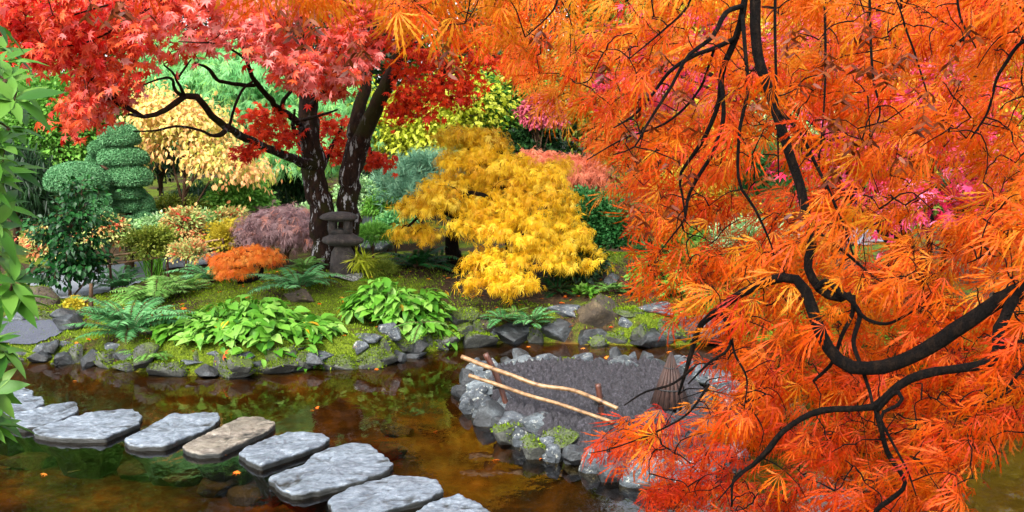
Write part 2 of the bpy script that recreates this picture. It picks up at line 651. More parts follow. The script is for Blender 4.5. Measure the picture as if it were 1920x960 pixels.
def bark_mat(name, cols, rough=.8, lichen=None, moss=False, scale=22):
    m, nt, b = new_mat(name)
    g = pos_node(nt)
    mp = nt.nodes.new('ShaderNodeVectorMath')
    mp.operation = 'MULTIPLY'
    mp.inputs[1].default_value = (1, 1, .35)
    nt.links.new(g.outputs['Position'], mp.inputs[0])
    n1 = noise_node(nt, scale, 7, .7, mp.outputs[0])
    r1 = ramp_node(nt, [(.32 + .36 * i / (len(cols) - 1), c) for i, c in enumerate(cols)])
    nt.links.new(n1.outputs['Fac'], r1.inputs[0])
    c = r1.outputs[0]
    if moss:
        n3 = noise_node(nt, 3.5, 4, .6, g.outputs['Position'])
        rm = ramp_node(nt, [(.5, (0, 0, 0, 1)), (.62, (1, 1, 1, 1))])
        nt.links.new(n3.outputs['Fac'], rm.inputs[0])
        c = mixc(nt, rm.outputs[0], c, lin(70, 66, 20, .22))
    if lichen:
        n2 = noise_node(nt, 16, 5, .7, mp.outputs[0])
        r2 = ramp_node(nt, [(lichen, (0, 0, 0, 1)), (lichen + .03, (1, 1, 1, 1))])
        nt.links.new(n2.outputs['Fac'], r2.inputs[0])
        sep = nt.nodes.new('ShaderNodeSeparateXYZ')
        nt.links.new(g.outputs['Position'], sep.inputs[0])
        lo = nt.nodes.new('ShaderNodeMapRange')
        lo.inputs[1].default_value, lo.inputs[2].default_value = 2.35, 1.7
        nt.links.new(sep.outputs[2], lo.inputs[0])
        mu = nt.nodes.new('ShaderNodeMath')
        mu.operation = 'MULTIPLY'
        nt.links.new(lo.outputs[0], mu.inputs[0])
        nt.links.new(r2.outputs[0], mu.inputs[1])
        c = mixc(nt, mu.outputs[0], c, lin(190, 190, 190, .5))
    nt.links.new(c, b.inputs['Base Color'])
    b.inputs['Roughness'].default_value = rough
    b.inputs['Specular IOR Level'].default_value = .1
    bump(nt, b, n1.outputs['Fac'], 1.0, .03)
    return m


M = {}
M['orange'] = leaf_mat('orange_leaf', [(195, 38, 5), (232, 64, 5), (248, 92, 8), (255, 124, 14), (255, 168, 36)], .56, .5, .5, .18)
M['red'] = leaf_mat('red_leaf', [(210, 30, 25), (238, 66, 42), (250, 116, 62), (248, 105, 95), (252, 150, 142), (252, 172, 160)], .8, .45, .45, .25)
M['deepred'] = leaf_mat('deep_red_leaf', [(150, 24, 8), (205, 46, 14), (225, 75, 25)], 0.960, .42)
M['yellow'] = leaf_mat('golden_leaf', [(205, 146, 10), (238, 186, 22), (250, 210, 42), (252, 222, 80)], .76, .42, .5)
M['pale'] = leaf_mat('pale_autumn_leaf', [(200, 205, 90), (240, 215, 120), (248, 200, 130), (245, 165, 110)], 0.775, .4)
M['mauve'] = leaf_mat('mauve_leaf', [(105, 70, 72), (142, 108, 110), (172, 142, 142), (200, 125, 100)], .6, .3)
M['rust'] = leaf_mat('rust_orange_leaf', [(225, 95, 20), (245, 135, 40), (252, 170, 70)], 0.780, .4)
M['salmon'] = leaf_mat('salmon_leaf', [(200, 90, 60), (230, 125, 90), (240, 150, 110)], 0.660, .4)
M['magenta'] = leaf_mat('magenta_leaf', [(160, 15, 40), (215, 35, 80), (235, 80, 130), (245, 130, 165)], 0.744, .45, .4)
M['pink'] = leaf_mat('pink_leaf', [(190, 70, 90), (220, 110, 130)], 0.715, .4)
M['lime'] = leaf_mat('lime_leaf', [(165, 180, 25), (205, 215, 60), (225, 225, 90)], 0.660, .42)
M['hosta'] = leaf_mat('fresh_green_leaf', [(60, 130, 25), (105, 180, 45), (140, 212, 70), (175, 228, 105)], .45, .35, .5, .25)
M['hostay'] = leaf_mat('yellowed_leaf', [(215, 170, 30), (240, 200, 40)], 0.660, .35)
M['rhodo'] = leaf_mat('rhododendron_leaf', [(45, 110, 25), (80, 150, 38), (120, 190, 58), (155, 210, 85)], .32, .3, .5, .25)
M['camellia'] = leaf_mat('camellia_leaf', [(14, 55, 22), (30, 90, 34), (62, 125, 60)], .5, .15, .4, .2)
M['topiary'] = leaf_mat('clipped_leaf', [(62, 118, 70), (94, 154, 98), (135, 188, 132)], .7, .25, .5)
M['fern'] = leaf_mat('fern_leaf', [(45, 105, 50), (80, 145, 80), (125, 185, 120)], .7, .3)
M['fernlight'] = leaf_mat('light_fern_leaf', [(70, 130, 40), (110, 165, 70), (140, 185, 90)], 0.650, .35)
M['ferndark'] = leaf_mat('dark_fern_leaf', [(14, 60, 22), (30, 90, 35)], 0.650, .25)
M['green'] = leaf_mat('green_leaf', [(60, 115, 32), (95, 155, 50), (135, 190, 75)], .68, .35)
M['cedar'] = leaf_mat('soft_green_leaf', [(70, 150, 75), (115, 190, 110), (150, 215, 140), (175, 220, 95)], .75, .4)
M['dark'] = leaf_mat('dark_green_leaf', [(14, 40, 16), (26, 62, 26), (50, 95, 40)], 0.625, .25)
M['olive'] = leaf_mat('olive_leaf', [(75, 95, 25), (130, 150, 45), (170, 175, 70)], 0.650, .35)
M['bluepine'] = leaf_mat('blue_pine_needle', [(75, 125, 95), (115, 165, 130), (150, 195, 155)], 0.650, .25)
M['pine'] = leaf_mat('green_pine_needle', [(35, 105, 45), (65, 140, 65), (100, 170, 90)], 0.575, .25)
M['mint'] = leaf_mat('mint_leaf', [(120, 185, 95), (170, 215, 140), (205, 230, 180)], .68, .35)
M['mixed'] = leaf_mat('mixed_autumn_leaf', [(110, 150, 65), (165, 195, 105), (200, 205, 125), (215, 150, 90), (205, 75, 55)], .75, .35)
M['gold'] = leaf_mat('gold_leaf', [(170, 150, 30), (215, 195, 50), (235, 215, 80)], 0.660, .4)
M['seed'] = leaf_mat('dry_seed_wing', [(95, 35, 10), (140, 60, 20), (165, 85, 35)], .5, .35)
M['mossfuzz'] = leaf_mat('moss_shoot', [(75, 82, 10), (118, 150, 20), (165, 198, 45)], .58, .3, .7, .1)
M['bark_red'] = bark_mat('dark_maple_bark', [lin(20, 12, 8, .6), lin(40, 25, 18, .6), lin(66, 46, 34, .6)], .85, .57, True)
M['bark_black'] = bark_mat('wet_black_bark', [lin(14, 8, 5, .15), lin(30, 18, 11, .16), lin(70, 50, 34, .2)], .85, None, False, 50)
M['bark'] = bark_mat('brown_bark', [lin(35, 25, 18), lin(70, 52, 38), lin(95, 75, 58)])
M['slab'] = rock_mat('grey_slab_stone', [lin(66, 76, 86, .45), lin(124, 137, 150, .45), lin(156, 168, 180, .45), lin(205, 214, 222, .45)], None, .45, 20, .0, (1, 2.0, 4), .008, True)
M['slabtan'] = rock_mat('tan_slab_stone', [lin(90, 84, 74, .42), lin(146, 134, 118, .42), lin(172, 162, 146, .42), lin(214, 206, 192, .42)], None, .45, 20, 0, (1, 2, 4), .008, True)
M['rockgrey'] = rock_mat('blue_grey_rock', [lin(40, 48, 54, .4), lin(86, 96, 104, .4), lin(148, 158, 166, .42)], None, .6, 11, .2, (1, 1, 2.2))
M['rocklight'] = rock_mat('pale_grey_rock', [lin(60, 70, 76, .4), lin(112, 124, 130, .4), lin(172, 184, 188, .42)], None, .6, 11, .1, (1, 1, 2.2))
M['rockdark'] = rock_mat('dark_wet_rock', [lin(16, 18, 20, .7), lin(42, 46, 48, .7), lin(100, 108, 112, .6)], None, .4, 9)
M['rockmoss'] = rock_mat('mossy_rock', [lin(25, 26, 24), lin(52, 54, 48), lin(90, 92, 86)], .56, .7, 8)
M['rockbrown'] = rock_mat('brown_mossy_rock', [lin(30, 24, 18), lin(58, 48, 34), lin(86, 74, 52)], .80, .8, 7)
M['lantern'] = rock_mat('weathered_lantern_stone', [lin(26, 22, 19, .6), lin(56, 48, 42, .6), lin(98, 88, 78, .6)], None, .85, 14)
M['lichenrock'] = rock_mat('lichen_rock', [lin(40, 42, 40), lin(80, 82, 78), lin(120, 120, 112)], None, .8, 14, .9)


def bamboo_mat():
    m, nt, b = new_mat('bamboo')
    g = pos_node(nt)
    n = noise_node(nt, 18, 4, .6, g.outputs['Position'])
    r = ramp_node(nt, [(.3, lin(92, 62, 36, .42)), (.5, lin(180, 138, 90, .42)), (.75, lin(214, 180, 138, .42))])
    nt.links.new(n.outputs['Fac'], r.inputs[0])
    nt.links.new(r.outputs[0], b.inputs['Base Color'])
    b.inputs['Roughness'].default_value = .4
    return m


def wood_mat(name, c1, c2, rough=.7):
    m, nt, b = new_mat(name)
    g = pos_node(nt)
    mp = nt.nodes.new('ShaderNodeVectorMath')
    mp.operation = 'MULTIPLY'
    mp.inputs[1].default_value = (1, 1, .15)
    nt.links.new(g.outputs['Position'], mp.inputs[0])
    n = noise_node(nt, 60, 5, .65, mp.outputs[0])
    r = ramp_node(nt, [(.3, c1), (.7, c2)])
    nt.links.new(n.outputs['Fac'], r.inputs[0])
    nt.links.new(r.outputs[0], b.inputs['Base Color'])
    b.inputs['Roughness'].default_value = rough
    bump(nt, b, n.outputs['Fac'], .5, .01)
    return m


M['bamboo'] = bamboo_mat()
M['postwood'] = wood_mat('dark_post_wood', lin(38, 18, 10), lin(85, 42, 24), .5)
M['conewood'] = wood_mat('brown_weathered_wood', lin(36, 20, 14, .5), lin(92, 58, 44, .5))
M['cord'] = wood_mat('black_cord', lin(12, 11, 11), lin(30, 28, 28))


def ground_mat():
    m, nt, b = new_mat('mossy_ground')
    g = pos_node(nt)
    P = g.outputs['Position']
    sep = nt.nodes.new('ShaderNodeSeparateXYZ')
    nt.links.new(P, sep.inputs[0])
    # bare earth and leaf litter
    n0 = noise_node(nt, 28, 7, .7, P)
    earth = ramp_node(nt, [(.3, lin(28, 21, 14, .5)), (.5, lin(62, 47, 30, .5)), (.66, lin(110, 84, 54, .5))])
    nt.links.new(n0.outputs['Fac'], earth.inputs[0])
    # moss
    n1 = noise_node(nt, 70, 4, .6, P)
    mossc = ramp_node(nt, [(.3, lin(52, 62, 8, .4)), (.5, lin(100, 122, 18, .4)), (.7, lin(150, 170, 40, .4))])
    nt.links.new(n1.outputs['Fac'], mossc.inputs[0])
    n2 = noise_node(nt, 1.6, 6, .65, P)
    at_ = nt.nodes.new('ShaderNodeAttribute')
    at_.attribute_name = 'v'                      # where moss grows
    ad = nt.nodes.new('ShaderNodeMath')
    ad.operation = 'ADD'
    nt.links.new(n2.outputs['Fac'], ad.inputs[0])
    nt.links.new(at_.outputs['Fac'], ad.inputs[1])
    mk = ramp_node(nt, [(.92, (0, 0, 0, 1)), (1.0, (1, 1, 1, 1))])
    nt.links.new(ad.outputs[0], mk.inputs[0])
    c = mixc(nt, mk.outputs[0], earth.outputs[0], mossc.outputs[0])
    # pond bed: silt with sunken leaves and stones
    vo = nt.nodes.new('ShaderNodeTexVoronoi')
    vo.inputs['Scale'].default_value = 5
    nt.links.new(P, vo.inputs['Vector'])
    n3 = noise_node(nt, 2.2, 6, .7, P)
    bed = ramp_node(nt, [(.3, lin(50, 38, 18, .36)), (.5, lin(120, 80, 28, .38)), (.68, lin(185, 126, 44, .4))])
    nt.links.new(n3.outputs['Fac'], bed.inputs[0])
    vr = ramp_node(nt, [(.0, (1.2, 1.2, 1.15, 1)), (.5, (.75, .75, .75, 1))])
    nt.links.new(vo.outputs['Distance'], vr.inputs[0])
    mul = nt.nodes.new('ShaderNodeMix')
    mul.data_type = 'RGBA'
    mul.blend_type = 'MULTIPLY'
    mul.inputs[0].default_value = 1
    nt.links.new(bed.outputs[0], mul.inputs[6])
    nt.links.new(vr.outputs[0], mul.inputs[7])
    mr = nt.nodes.new('ShaderNodeMapRange')
    mr.inputs[1].default_value, mr.inputs[2].default_value = .03, -.03
    nt.links.new(sep.outputs[2], mr.inputs[0])
    c = mixc(nt, mr.outputs[0], c, mul.outputs[2])
    nt.links.new(c, b.inputs['Base Color'])
    b.inputs['Roughness'].default_value = .9
    b.inputs['Specular IOR Level'].default_value = .15
    bump(nt, b, n0.outputs['Fac'], .7, .02)
    return m


def water_mat():
    m, nt, b = new_mat('pond_water')
    nt.nodes.remove(b)
    g = pos_node(nt)
    mp = nt.nodes.new('ShaderNodeVectorMath')
    mp.operation = 'MULTIPLY'
    mp.inputs[1].default_value = (1, .55, 1)
    nt.links.new(g.outputs['Position'], mp.inputs[0])
    n = noise_node(nt, 6.5, 3, .5, mp.outputs[0])
    bp = nt.nodes.new('ShaderNodeBump')
    bp.inputs['Strength'].default_value = .13
    bp.inputs['Distance'].default_value = .02
    nt.links.new(n.outputs['Fac'], bp.inputs['Height'])
    fr = nt.nodes.new('ShaderNodeFresnel')
    fr.inputs['IOR'].default_value = 1.34
    nt.links.new(bp.outputs[0], fr.inputs['Normal'])
    gl = nt.nodes.new('ShaderNodeBsdfGlossy')
    gl.inputs['Roughness'].default_value = .03
    nt.links.new(bp.outputs[0], gl.inputs['Normal'])
    tr = nt.nodes.new('ShaderNodeBsdfTransparent')
    tr.inputs['Color'].default_value = (.66, .55, .33, 1)
    mx = nt.nodes.new('ShaderNodeMixShader')
    nt.links.new(fr.outputs[0], mx.inputs[0])
    nt.links.new(tr.outputs[0], mx.inputs[1])
    nt.links.new(gl.outputs[0], mx.inputs[2])
    nt.links.new(mx.outputs[0], nt.nodes['Material Output'].inputs['Surface'])
    return m


def soil_mat(name, cols, scale=45, rough=.75, bs=1.0):
    m, nt, b = new_mat(name)
    g = pos_node(nt)
    n = noise_node(nt, scale, 8, .75, g.outputs['Position'])
    r = ramp_node(nt, [(.32 + .36 * i / (len(cols) - 1), c) for i, c in enumerate(cols)])
    nt.links.new(n.outputs['Fac'], r.inputs[0])
    nt.links.new(r.outputs[0], b.inputs['Base Color'])
    b.inputs['Roughness'].default_value = rough
    bump(nt, b, n.outputs['Fac'], bs, .03)
    return m


M['ground'] = ground_mat()
M['water'] = water_mat()
M['soil'] = soil_mat('dark_crumbly_soil', [lin(14, 13, 15, .5), lin(40, 37, 42, .5), lin(74, 70, 78, .5), lin(128, 124, 136, .5)], 55)
M['gravel'] = soil_mat('blue_grey_gravel', [lin(70, 76, 92, .4), lin(110, 117, 136, .4), lin(160, 168, 188, .4)], 70)
M['path'] = soil_mat('pale_path', [lin(140, 150, 165, .26), lin(180, 190, 202, .27), lin(210, 216, 224, .28)], 30, .6, .3)

# ------------------------------------------------------------------ the ground, pond and paths
def axis(lo, hi, step, far, g=1.35):
    a = list(np.arange(lo, hi + 1e-6, step))
    s, x = step, hi
    while x < far[1]:
        s *= g; x += s; a.append(x)
    s, x = step, lo
    while x > far[0]:
        s *= g; x -= s; a.insert(0, x)
    return np.array(a)


xs = axis(-7.0, 6.5, .05, (-220, 220))
ys = axis(3.2, 16.0, .05, (-200, 260))
GX, GY = np.meshgrid(xs, ys)
GZ = hgt(GX, GY)
nx, ny = len(xs), len(ys)
I = np.arange(nx * ny).reshape(ny, nx)
Q = np.stack([I[:-1, :-1], I[:-1, 1:], I[1:, 1:], I[1:, :-1]], -1).reshape(-1, 4)


def mossiness(x, y):
    t = sdist(x, y, POND)
    m = .455 + .14 * np.exp(-(t / .5) ** 2)
    m = m - .16 * np.exp(-(((x - .3) / 1.3) ** 2 + ((y - 11.6) / 1.0) ** 2)) - .22 * np.exp(-(((x + 3.6) / .45) ** 2 + ((y - 10.3) / .5) ** 2))
    m = m + .1 * np.exp(-(((x + 2.3) / 1.2) ** 2 + ((y - 11.0) / .8) ** 2))
    return m


mb = MB()
mb.add(np.stack([GX, GY, GZ], -1), Q, mossiness(GX, GY).ravel())
tag(mb.build('ground', M['ground']), kind='structure')

mb = MB()
mb.add([(-7.9, 3.3, 0), (7.0, 3.3, 0), (7.0, 11.4, 0), (-7.9, 11.4, 0)], [(0, 1, 2, 3)])
tag(mb.build('water', M['water'], smooth=False), kind='structure')


def sheet(name, poly_px, mat, lift=.012, step=.05, rough=0.0, zfix=None, kind='structure', edge=0.0):
    poly = [tuple(hit(*p)[:2]) for p in poly_px] if not isinstance(poly_px[0], np.ndarray) else [tuple(p) for p in poly_px]
    A = np.array(poly)
    X, Y = np.meshgrid(np.arange(A[:, 0].min() - step, A[:, 0].max() + step, step), np.arange(A[:, 1].min() - step, A[:, 1].max() + step, step))
    d = sdist(X, Y, poly) + edge * vnoise(np.stack([X * 5, Y * 5, X * 0], -1), 8)
    Z = (hgt(X, Y) if zfix is None else np.full_like(X, zfix)) + lift
    if rough:
        Z = Z + rough * (.5 * np.abs(fbm(np.stack([X * 7, Y * 7, X * 0], -1), 31, 3)) + .7 * np.abs(vnoise(np.stack([X * 26, Y * 26, X * 0], -1), 35)) + .4 * np.abs(vnoise(np.stack([X * 55, Y * 55, X * 0], -1), 36))) * sstep(0, -.12, d)
    if zfix is not None:
        Z = Z - .12 * sstep(-.1, .02, d)
    ins = d < .01
    I = np.arange(X.size).reshape(X.shape)
    q = np.stack([I[:-1, :-1], I[:-1, 1:], I[1:, 1:], I[1:, :-1]], -1)[ins[:-1, :-1] & ins[1:, 1:] & ins[:-1, 1:] & ins[1:, :-1]]
    m_ = MB()
    m_.add(np.stack([X, Y, Z], -1), q)
    return tag(m_.build(name, mat), kind=kind)


sheet('path', [(40, 520), (60, 556), (120, 562), (215, 548), (300, 510), (420, 490), (450, 474), (380, 470), (300, 482), (180, 500)], M['path'], .015)
sheet('path', [(640, 428), (700, 432), (735, 424), (700, 407), (660, 408)], M['path'], .015)
sheet('path', [(1150, 450), (1290, 458), (1420, 449), (1560, 460), (1700, 456), (1700, 432), (1520, 424), (1400, 432), (1220, 426)], M['path'], .015, .06, edge=.25)
sheet('gravel', [(-80, 648), (60, 648), (118, 628), (116, 606), (66, 596), (20, 596), (-80, 600)], M['gravel'], .015, .04)
_c = np.mean(ISLE, 0)
sheet('soil', [_c + (np.array(p) - _c) * .84 for p in ISLE], M['soil'], .0, .0125, .10, SOIL_Z - .10)

# ------------------------------------------------------------------ rocks
_bm = bmesh.new()
bmesh.ops.create_icosphere(_bm, subdivisions=4, radius=1)
ICO_V = np.array([v.co[:] for v in _bm.verts])
ICO_F = np.array([[v.index for v in f.verts] for f in _bm.faces])
_bm.free()


def rock_verts(w, d, h, seed, ang=1.0, flat=False, nz=.035):
    r = np.random.default_rng(seed)
    P = ICO_V.copy()
    for k in range(20):
        n = norm(r.normal(0, 1, 3) * np.array([1, 1, .8]))
        if k < 2:
            n = norm(np.array([r.normal(0, .18), r.normal(0, .18), 1.0])) if flat else n
        o = r.uniform(.42, .8) if not (flat and k < 2) else r.uniform(.35, .5)
        e = P @ n - o
        P = P - np.where(e > 0, e * ang, 0)[:, None] * n
    P = P / np.abs(P).max(0)
    P = P + norm(ICO_V) * (nz * fbm(P * 2.2 + seed, seed, 3) + nz * .7 * fbm(P * 7 + seed, seed + 4, 3))[:, None]
    P = P * np.array([w / 2, d / 2, h / 2])
    a = r.uniform(-.5, .5)
    c, s = math.cos(a), math.sin(a)
    P = np.stack([P[:, 0] * c - P[:, 1] * s, P[:, 0] * s + P[:, 1] * c, P[:, 2]], -1)
    P[:, 2] -= P[:, 2].min()
    return P


def rock(px, top, bot, wpx, mat, label, group=None, Y=None, flat=False, sink=.3, dk=.8, name='rock'):
    p = hit(px, bot) if Y is None else np.array([*at(px, bot, Y)])
    Yv = p[1]
    w = wpx * 1.36 * Yv / FPX
    h = (bot - top) * Yv / FPX
    if flat:
        h = max(.05, h * .75)
    h2 = h * (1 + sink)
    d = max(w * dk, h * .8)
    V = rock_verts(w, d, h2, int(px * 7 + bot), flat=flat)
    loc = np.array([p[0], Yv + d * .35, p[2] - h * sink])
    m_ = MB().add(V + loc, ICO_F)
    mats = [M[mat]]
    if mat in ('rockmoss', 'rockbrown'):
        tri = V[ICO_F]
        nn = np.cross(tri[:, 1] - tri[:, 0], tri[:, 2] - tri[:, 0])
        ar = np.linalg.norm(nn, axis=1)
        nn = nn / np.maximum(ar, 1e-12)[:, None]
        n = int(900 * min(1.5, w / .3) ** 2 * (1 if mat == 'rockmoss' else .6))
        f = rng.choice(len(tri), n, p=ar / ar.sum())
        b = rng.dirichlet((1, 1, 1), n)
        P = (tri[f] * b[:, :, None]).sum(1) + loc
        k = nn[f, 2] * .45 + .55 * fbm(P * 4.5, 17, 3) + (.12 if mat == 'rockmoss' else -.02) > .2
        m_.mark().leaves(MOSSB, P[k] - nn[f][k] * .003, nn[f][k] + rng.normal(0, .6, (int(k.sum()), 3)), rng.normal(0, 1, (int(k.sum()), 3)), rng.uniform(.012, .03, int(k.sum())), np.clip(rng.normal(.45 if mat == 'rockmoss' else .15, .25, int(k.sum())), 0, 1))
        mats.append(M['mossfuzz'])
    return tag(m_.build(name, mats, loc=loc, smooth=False), label, 'rock', group)


BANK, ISL = 'rocks edging the far bank of the pond', 'rocks edging the soil island'
rock(40, 572, 602, 66, 'rockgrey', 'broad grey rock behind the gravel patch by the left edge', BANK)
rock(58, 528, 574, 70, 'rockbrown', 'brown boulder standing on the path behind the camellia', BANK)
rock(78, 580, 604, 34, 'rockmoss', 'small mossy rock between two rocks behind the gravel patch', BANK)
rock(121, 577, 604, 50, 'rockdark', 'dark pointed rock behind the gravel patch, nearest the thin stake', BANK)
rock(124, 592, 622, 40, 'rockdark', 'dark blocky rock at the right end of the gravel patch', BANK)
rock(20, 652, 672, 60, 'rockdark', 'low dark rock at the waterline below the gravel, farthest left', BANK, flat=True)
rock(72, 660, 681, 40, 'rockdark', 'round dark wet rock at the waterline below the gravel', BANK)
rock(118, 654, 684, 60, 'rockdark', 'long dark block at the waterline left of the moss slope', BANK)
rock(163, 652, 687, 42, 'rockdark', 'dark upright rock at the waterline under the bare earth patch', BANK)
rock(94, 642, 658, 70, 'rockgrey', 'flat grey ledge in front of the gravel patch', BANK, flat=True)
rock(213, 644, 664, 42, 'rockgrey', 'grey slanted rock in the moss left of the big fern', BANK)
rock(217, 656, 676, 36, 'rockdark', 'dark rock just below a slanted grey rock in the moss', BANK)
rock(266, 650, 674, 44, 'rockdark', 'dark leaning slab in the moss beneath the big fern', BANK)
rock(236, 672, 697, 46, 'rockmoss', 'mossy rock at the waterline left of the trailing fern', BANK)
rock(196, 672, 690, 36, 'rockmoss', 'small mossy rock at the waterline beside the dark upright rock', BANK)
rock(310, 676, 706, 60, 'rockmoss', 'mossy boulder at the waterline beside the trailing fern', BANK)
rock(360, 672, 688, 44, 'rockgrey', 'tilted blue grey slab above the waterline, left of the red leaf', BANK, flat=True)
rock(402, 660, 672, 26, 'rockgrey', 'small grey stone in the moss in front of the wide hosta patch', BANK)
rock(384, 682, 708, 40, 'rockdark', 'dark triangular rock in the water below a tilted slab', BANK)
rock(452, 663, 684, 54, 'rockgrey', 'rounded pale grey rock right beside the fallen red leaf', BANK)
rock(436, 684, 708, 60, 'rockmoss', 'mossy rock at the waterline beneath a rounded pale rock', BANK)
rock(497, 650, 664, 56, 'rockdark', 'long flat dark stone in the moss edge under the hostas', BANK, flat=True)
rock(510, 672, 703, 76, 'rockmoss', 'widest mossy rock at the waterline below the wide hosta patch', BANK)
rock(562, 660, 698, 46, 'rockmoss', 'mossy rock left of a big blue grey rock on the bank', BANK)
rock(592, 652, 682, 64, 'rockgrey', 'big blue grey rock in the bank between the two hosta clumps', BANK)
rock(622, 640, 655, 60, 'rockdark', 'flat dark ledge between the two hosta clumps', BANK, flat=True)
rock(560, 646, 660, 40, 'rockdark', 'thin dark ledge left of the gap between the hosta clumps', BANK, flat=True)
rock(640, 664, 694, 50, 'rockmoss', 'bright mossy rock at the waterline below a flat dark ledge', BANK)
rock(690, 622, 641, 54, 'rockgrey', 'flat grey stone on the bank top under the right hosta clump', BANK, flat=True)
rock(677, 638, 660, 26, 'rockgrey', 'small upright grey stone in the wall under the right hosta clump', BANK)
rock(714, 632, 652, 30, 'rockgrey', 'grey wedge stone beside the round stone under the right hosta clump', BANK)
rock(730, 606, 634, 36, 'rockgrey', 'round grey stone on the bank top touching the right hosta leaves', BANK)
rock(700, 652, 690, 66, 'rockmoss', 'large mossy rock at the waterline under a wedge stone', BANK)
rock(758, 604, 662, 66, 'rockmoss', 'tall mossy boulder under the drooping frond of the right hosta', BANK)
rock(745, 656, 676, 24, 'rockdark', 'small dark rock at the waterline before the tall mossy boulder', BANK)
rock(770, 656, 672, 44, 'rockdark', 'low flat dark rock in the water right of the small dark rock', BANK, flat=True)
rock(835, 612, 656, 60, 'rockmoss', 'dark mossy rock at the waterline right of the right hosta', BANK)
rock(905, 582, 618, 46, 'rockbrown', 'brown grey rock with a bare face under the yellow maple tips', BANK)
rock(868, 575, 622, 52, 'rockmoss', 'mossy rock between the right hosta and the bare brown rock', BANK)
rock(890, 614, 652, 70, 'rockmoss', 'shaded mossy rock at the waterline left of the wall ferns', BANK)
rock(960, 600, 644, 80, 'rockdark', 'dark rock face behind the wall ferns', BANK)
rock(1035, 590, 643, 70, 'rockdark', 'dark broken rock between the wall ferns and the mossy boulder', BANK)
rock(1062, 566, 596, 60, 'rockgrey', 'grey capstone left of the big mossy boulder', BANK, flat=True)
rock(1128, 552, 622, 90, 'rockbrown', 'biggest boulder of the far bank, brown and furred with moss', BANK)
rock(1120, 612, 646, 86, 'rockdark', 'dark rock at the waterline under the biggest boulder', BANK)
rock(1172, 594, 618, 26, 'rockgrey', 'small square blue grey stone right of the biggest boulder', BANK)
rock(1180, 572, 594, 54, 'rockmoss', 'flat mossy stone on the bank top right of the biggest boulder', BANK, flat=True)
rock(1232, 570, 592, 56, 'rockgrey', 'blue grey stone on the bank top by the orange leaf tips', BANK)
rock(1165, 620, 648, 56, 'rockmoss', 'bright mossy mound at the waterline below a square stone', BANK)
rock(1215, 616, 652, 60, 'rockdark', 'dark rock at the waterline right of a bright mossy mound', BANK)
rock(1255, 590, 640, 56, 'rockmoss', 'mossy rock partly behind the orange leaves on the far bank', BANK)
rock(1330, 590, 646, 90, 'rockdark', 'dark rock behind the orange leaves at the pond edge', BANK)
rock(1212, 524, 558, 56, 'rockbrown', 'brown mossy stone among low plants above the far bank', BANK)
rock(1150, 510, 540, 30, 'rockdark', 'small dark stone above the biggest boulder of the far bank', BANK)
rock(655, 508, 524, 66, 'lichenrock', 'flat lichen covered stone at the foot of the lantern', None, flat=True)
rock(556, 540, 570, 50, 'rockbrown', 'dark brown rock in the moss under the fern by the lantern', None)
rock(690, 440, 478, 90, 'rockgrey', 'grey stones behind the lantern at the edge of the far path', None)

rock(900, 690, 722, 52, 'rocklight', 'pale rounded rock under the left end of the bamboo rails', ISL)
rock(906, 716, 756, 54, 'rocklight', 'pale grey facetted rock directly below the lower bamboo rail end', ISL)
rock(877, 716, 748, 38, 'rockdark', 'small dark rock at the far left tip of the island', ISL)
rock(884, 738, 778, 34, 'rockgrey', 'narrow grey rock at the left tip of the island, in the water', ISL)
rock(912, 752, 798, 56, 'rockdark', 'dark block with a pale top corner at the left front of the island', ISL)
rock(950, 744, 782, 66, 'rocklight', 'flat topped pale rock in front of the leaning post', ISL)
rock(968, 776, 812, 66, 'rockgrey', 'grey rock left of a rounded rock on the front of the island', ISL)
rock(1020, 774, 812, 70, 'rocklight', 'rounded grey rock at the middle of the island front', ISL)
rock(955, 788, 836, 50, 'rockmoss', 'dark mossy rock at the waterline on the left front of the island', ISL)
rock(1000, 818, 862, 44, 'rockmoss', 'mossy rock at the waterline under a rounded rock', ISL)
rock(1050, 806, 850, 62, 'rockmoss', 'moss topped rock where the orange leaves begin', ISL)
rock(1035, 840, 868, 40, 'rockgrey', 'small grey rock at the waterline below a moss topped rock', ISL)
rock(1082, 838, 876, 50, 'rockdark', 'dark rock at the waterline under the lowest left orange leaves', ISL)
rock(1148, 856, 905, 56, 'rockdark', 'dark square rock near the front right of the island', ISL)
rock(1214, 852, 915, 96, 'rocklight', 'large pale block at the front right of the island', ISL)
rock(1300, 850, 910, 80, 'rockgrey', 'grey block behind orange leaves at the right of the island', ISL)
rock(978, 670, 700, 64, 'rocklight', 'low pale rock on the far rim right of the left post', ISL)
rock(1013, 664, 694, 30, 'rockgrey', 'small pointed rock on the far rim of the island', ISL)
rock(1060, 672, 692, 48, 'rockbrown', 'small brownish capped rock at the middle of the far rim', ISL)
rock(1118, 678, 698, 76, 'rocklight', 'long flat pale slab on the far rim of the island', ISL, flat=True)
rock(1176, 666, 706, 60, 'rocklight', 'tall pale peaked rock on the far rim of the island', ISL)
rock(1222, 692, 716, 46, 'rocklight', 'low pale rock beside the brown wooden cone', ISL)
rock(1340, 690, 730, 80, 'rockgrey', 'grey rock on the far rim right of the wooden cone', ISL)

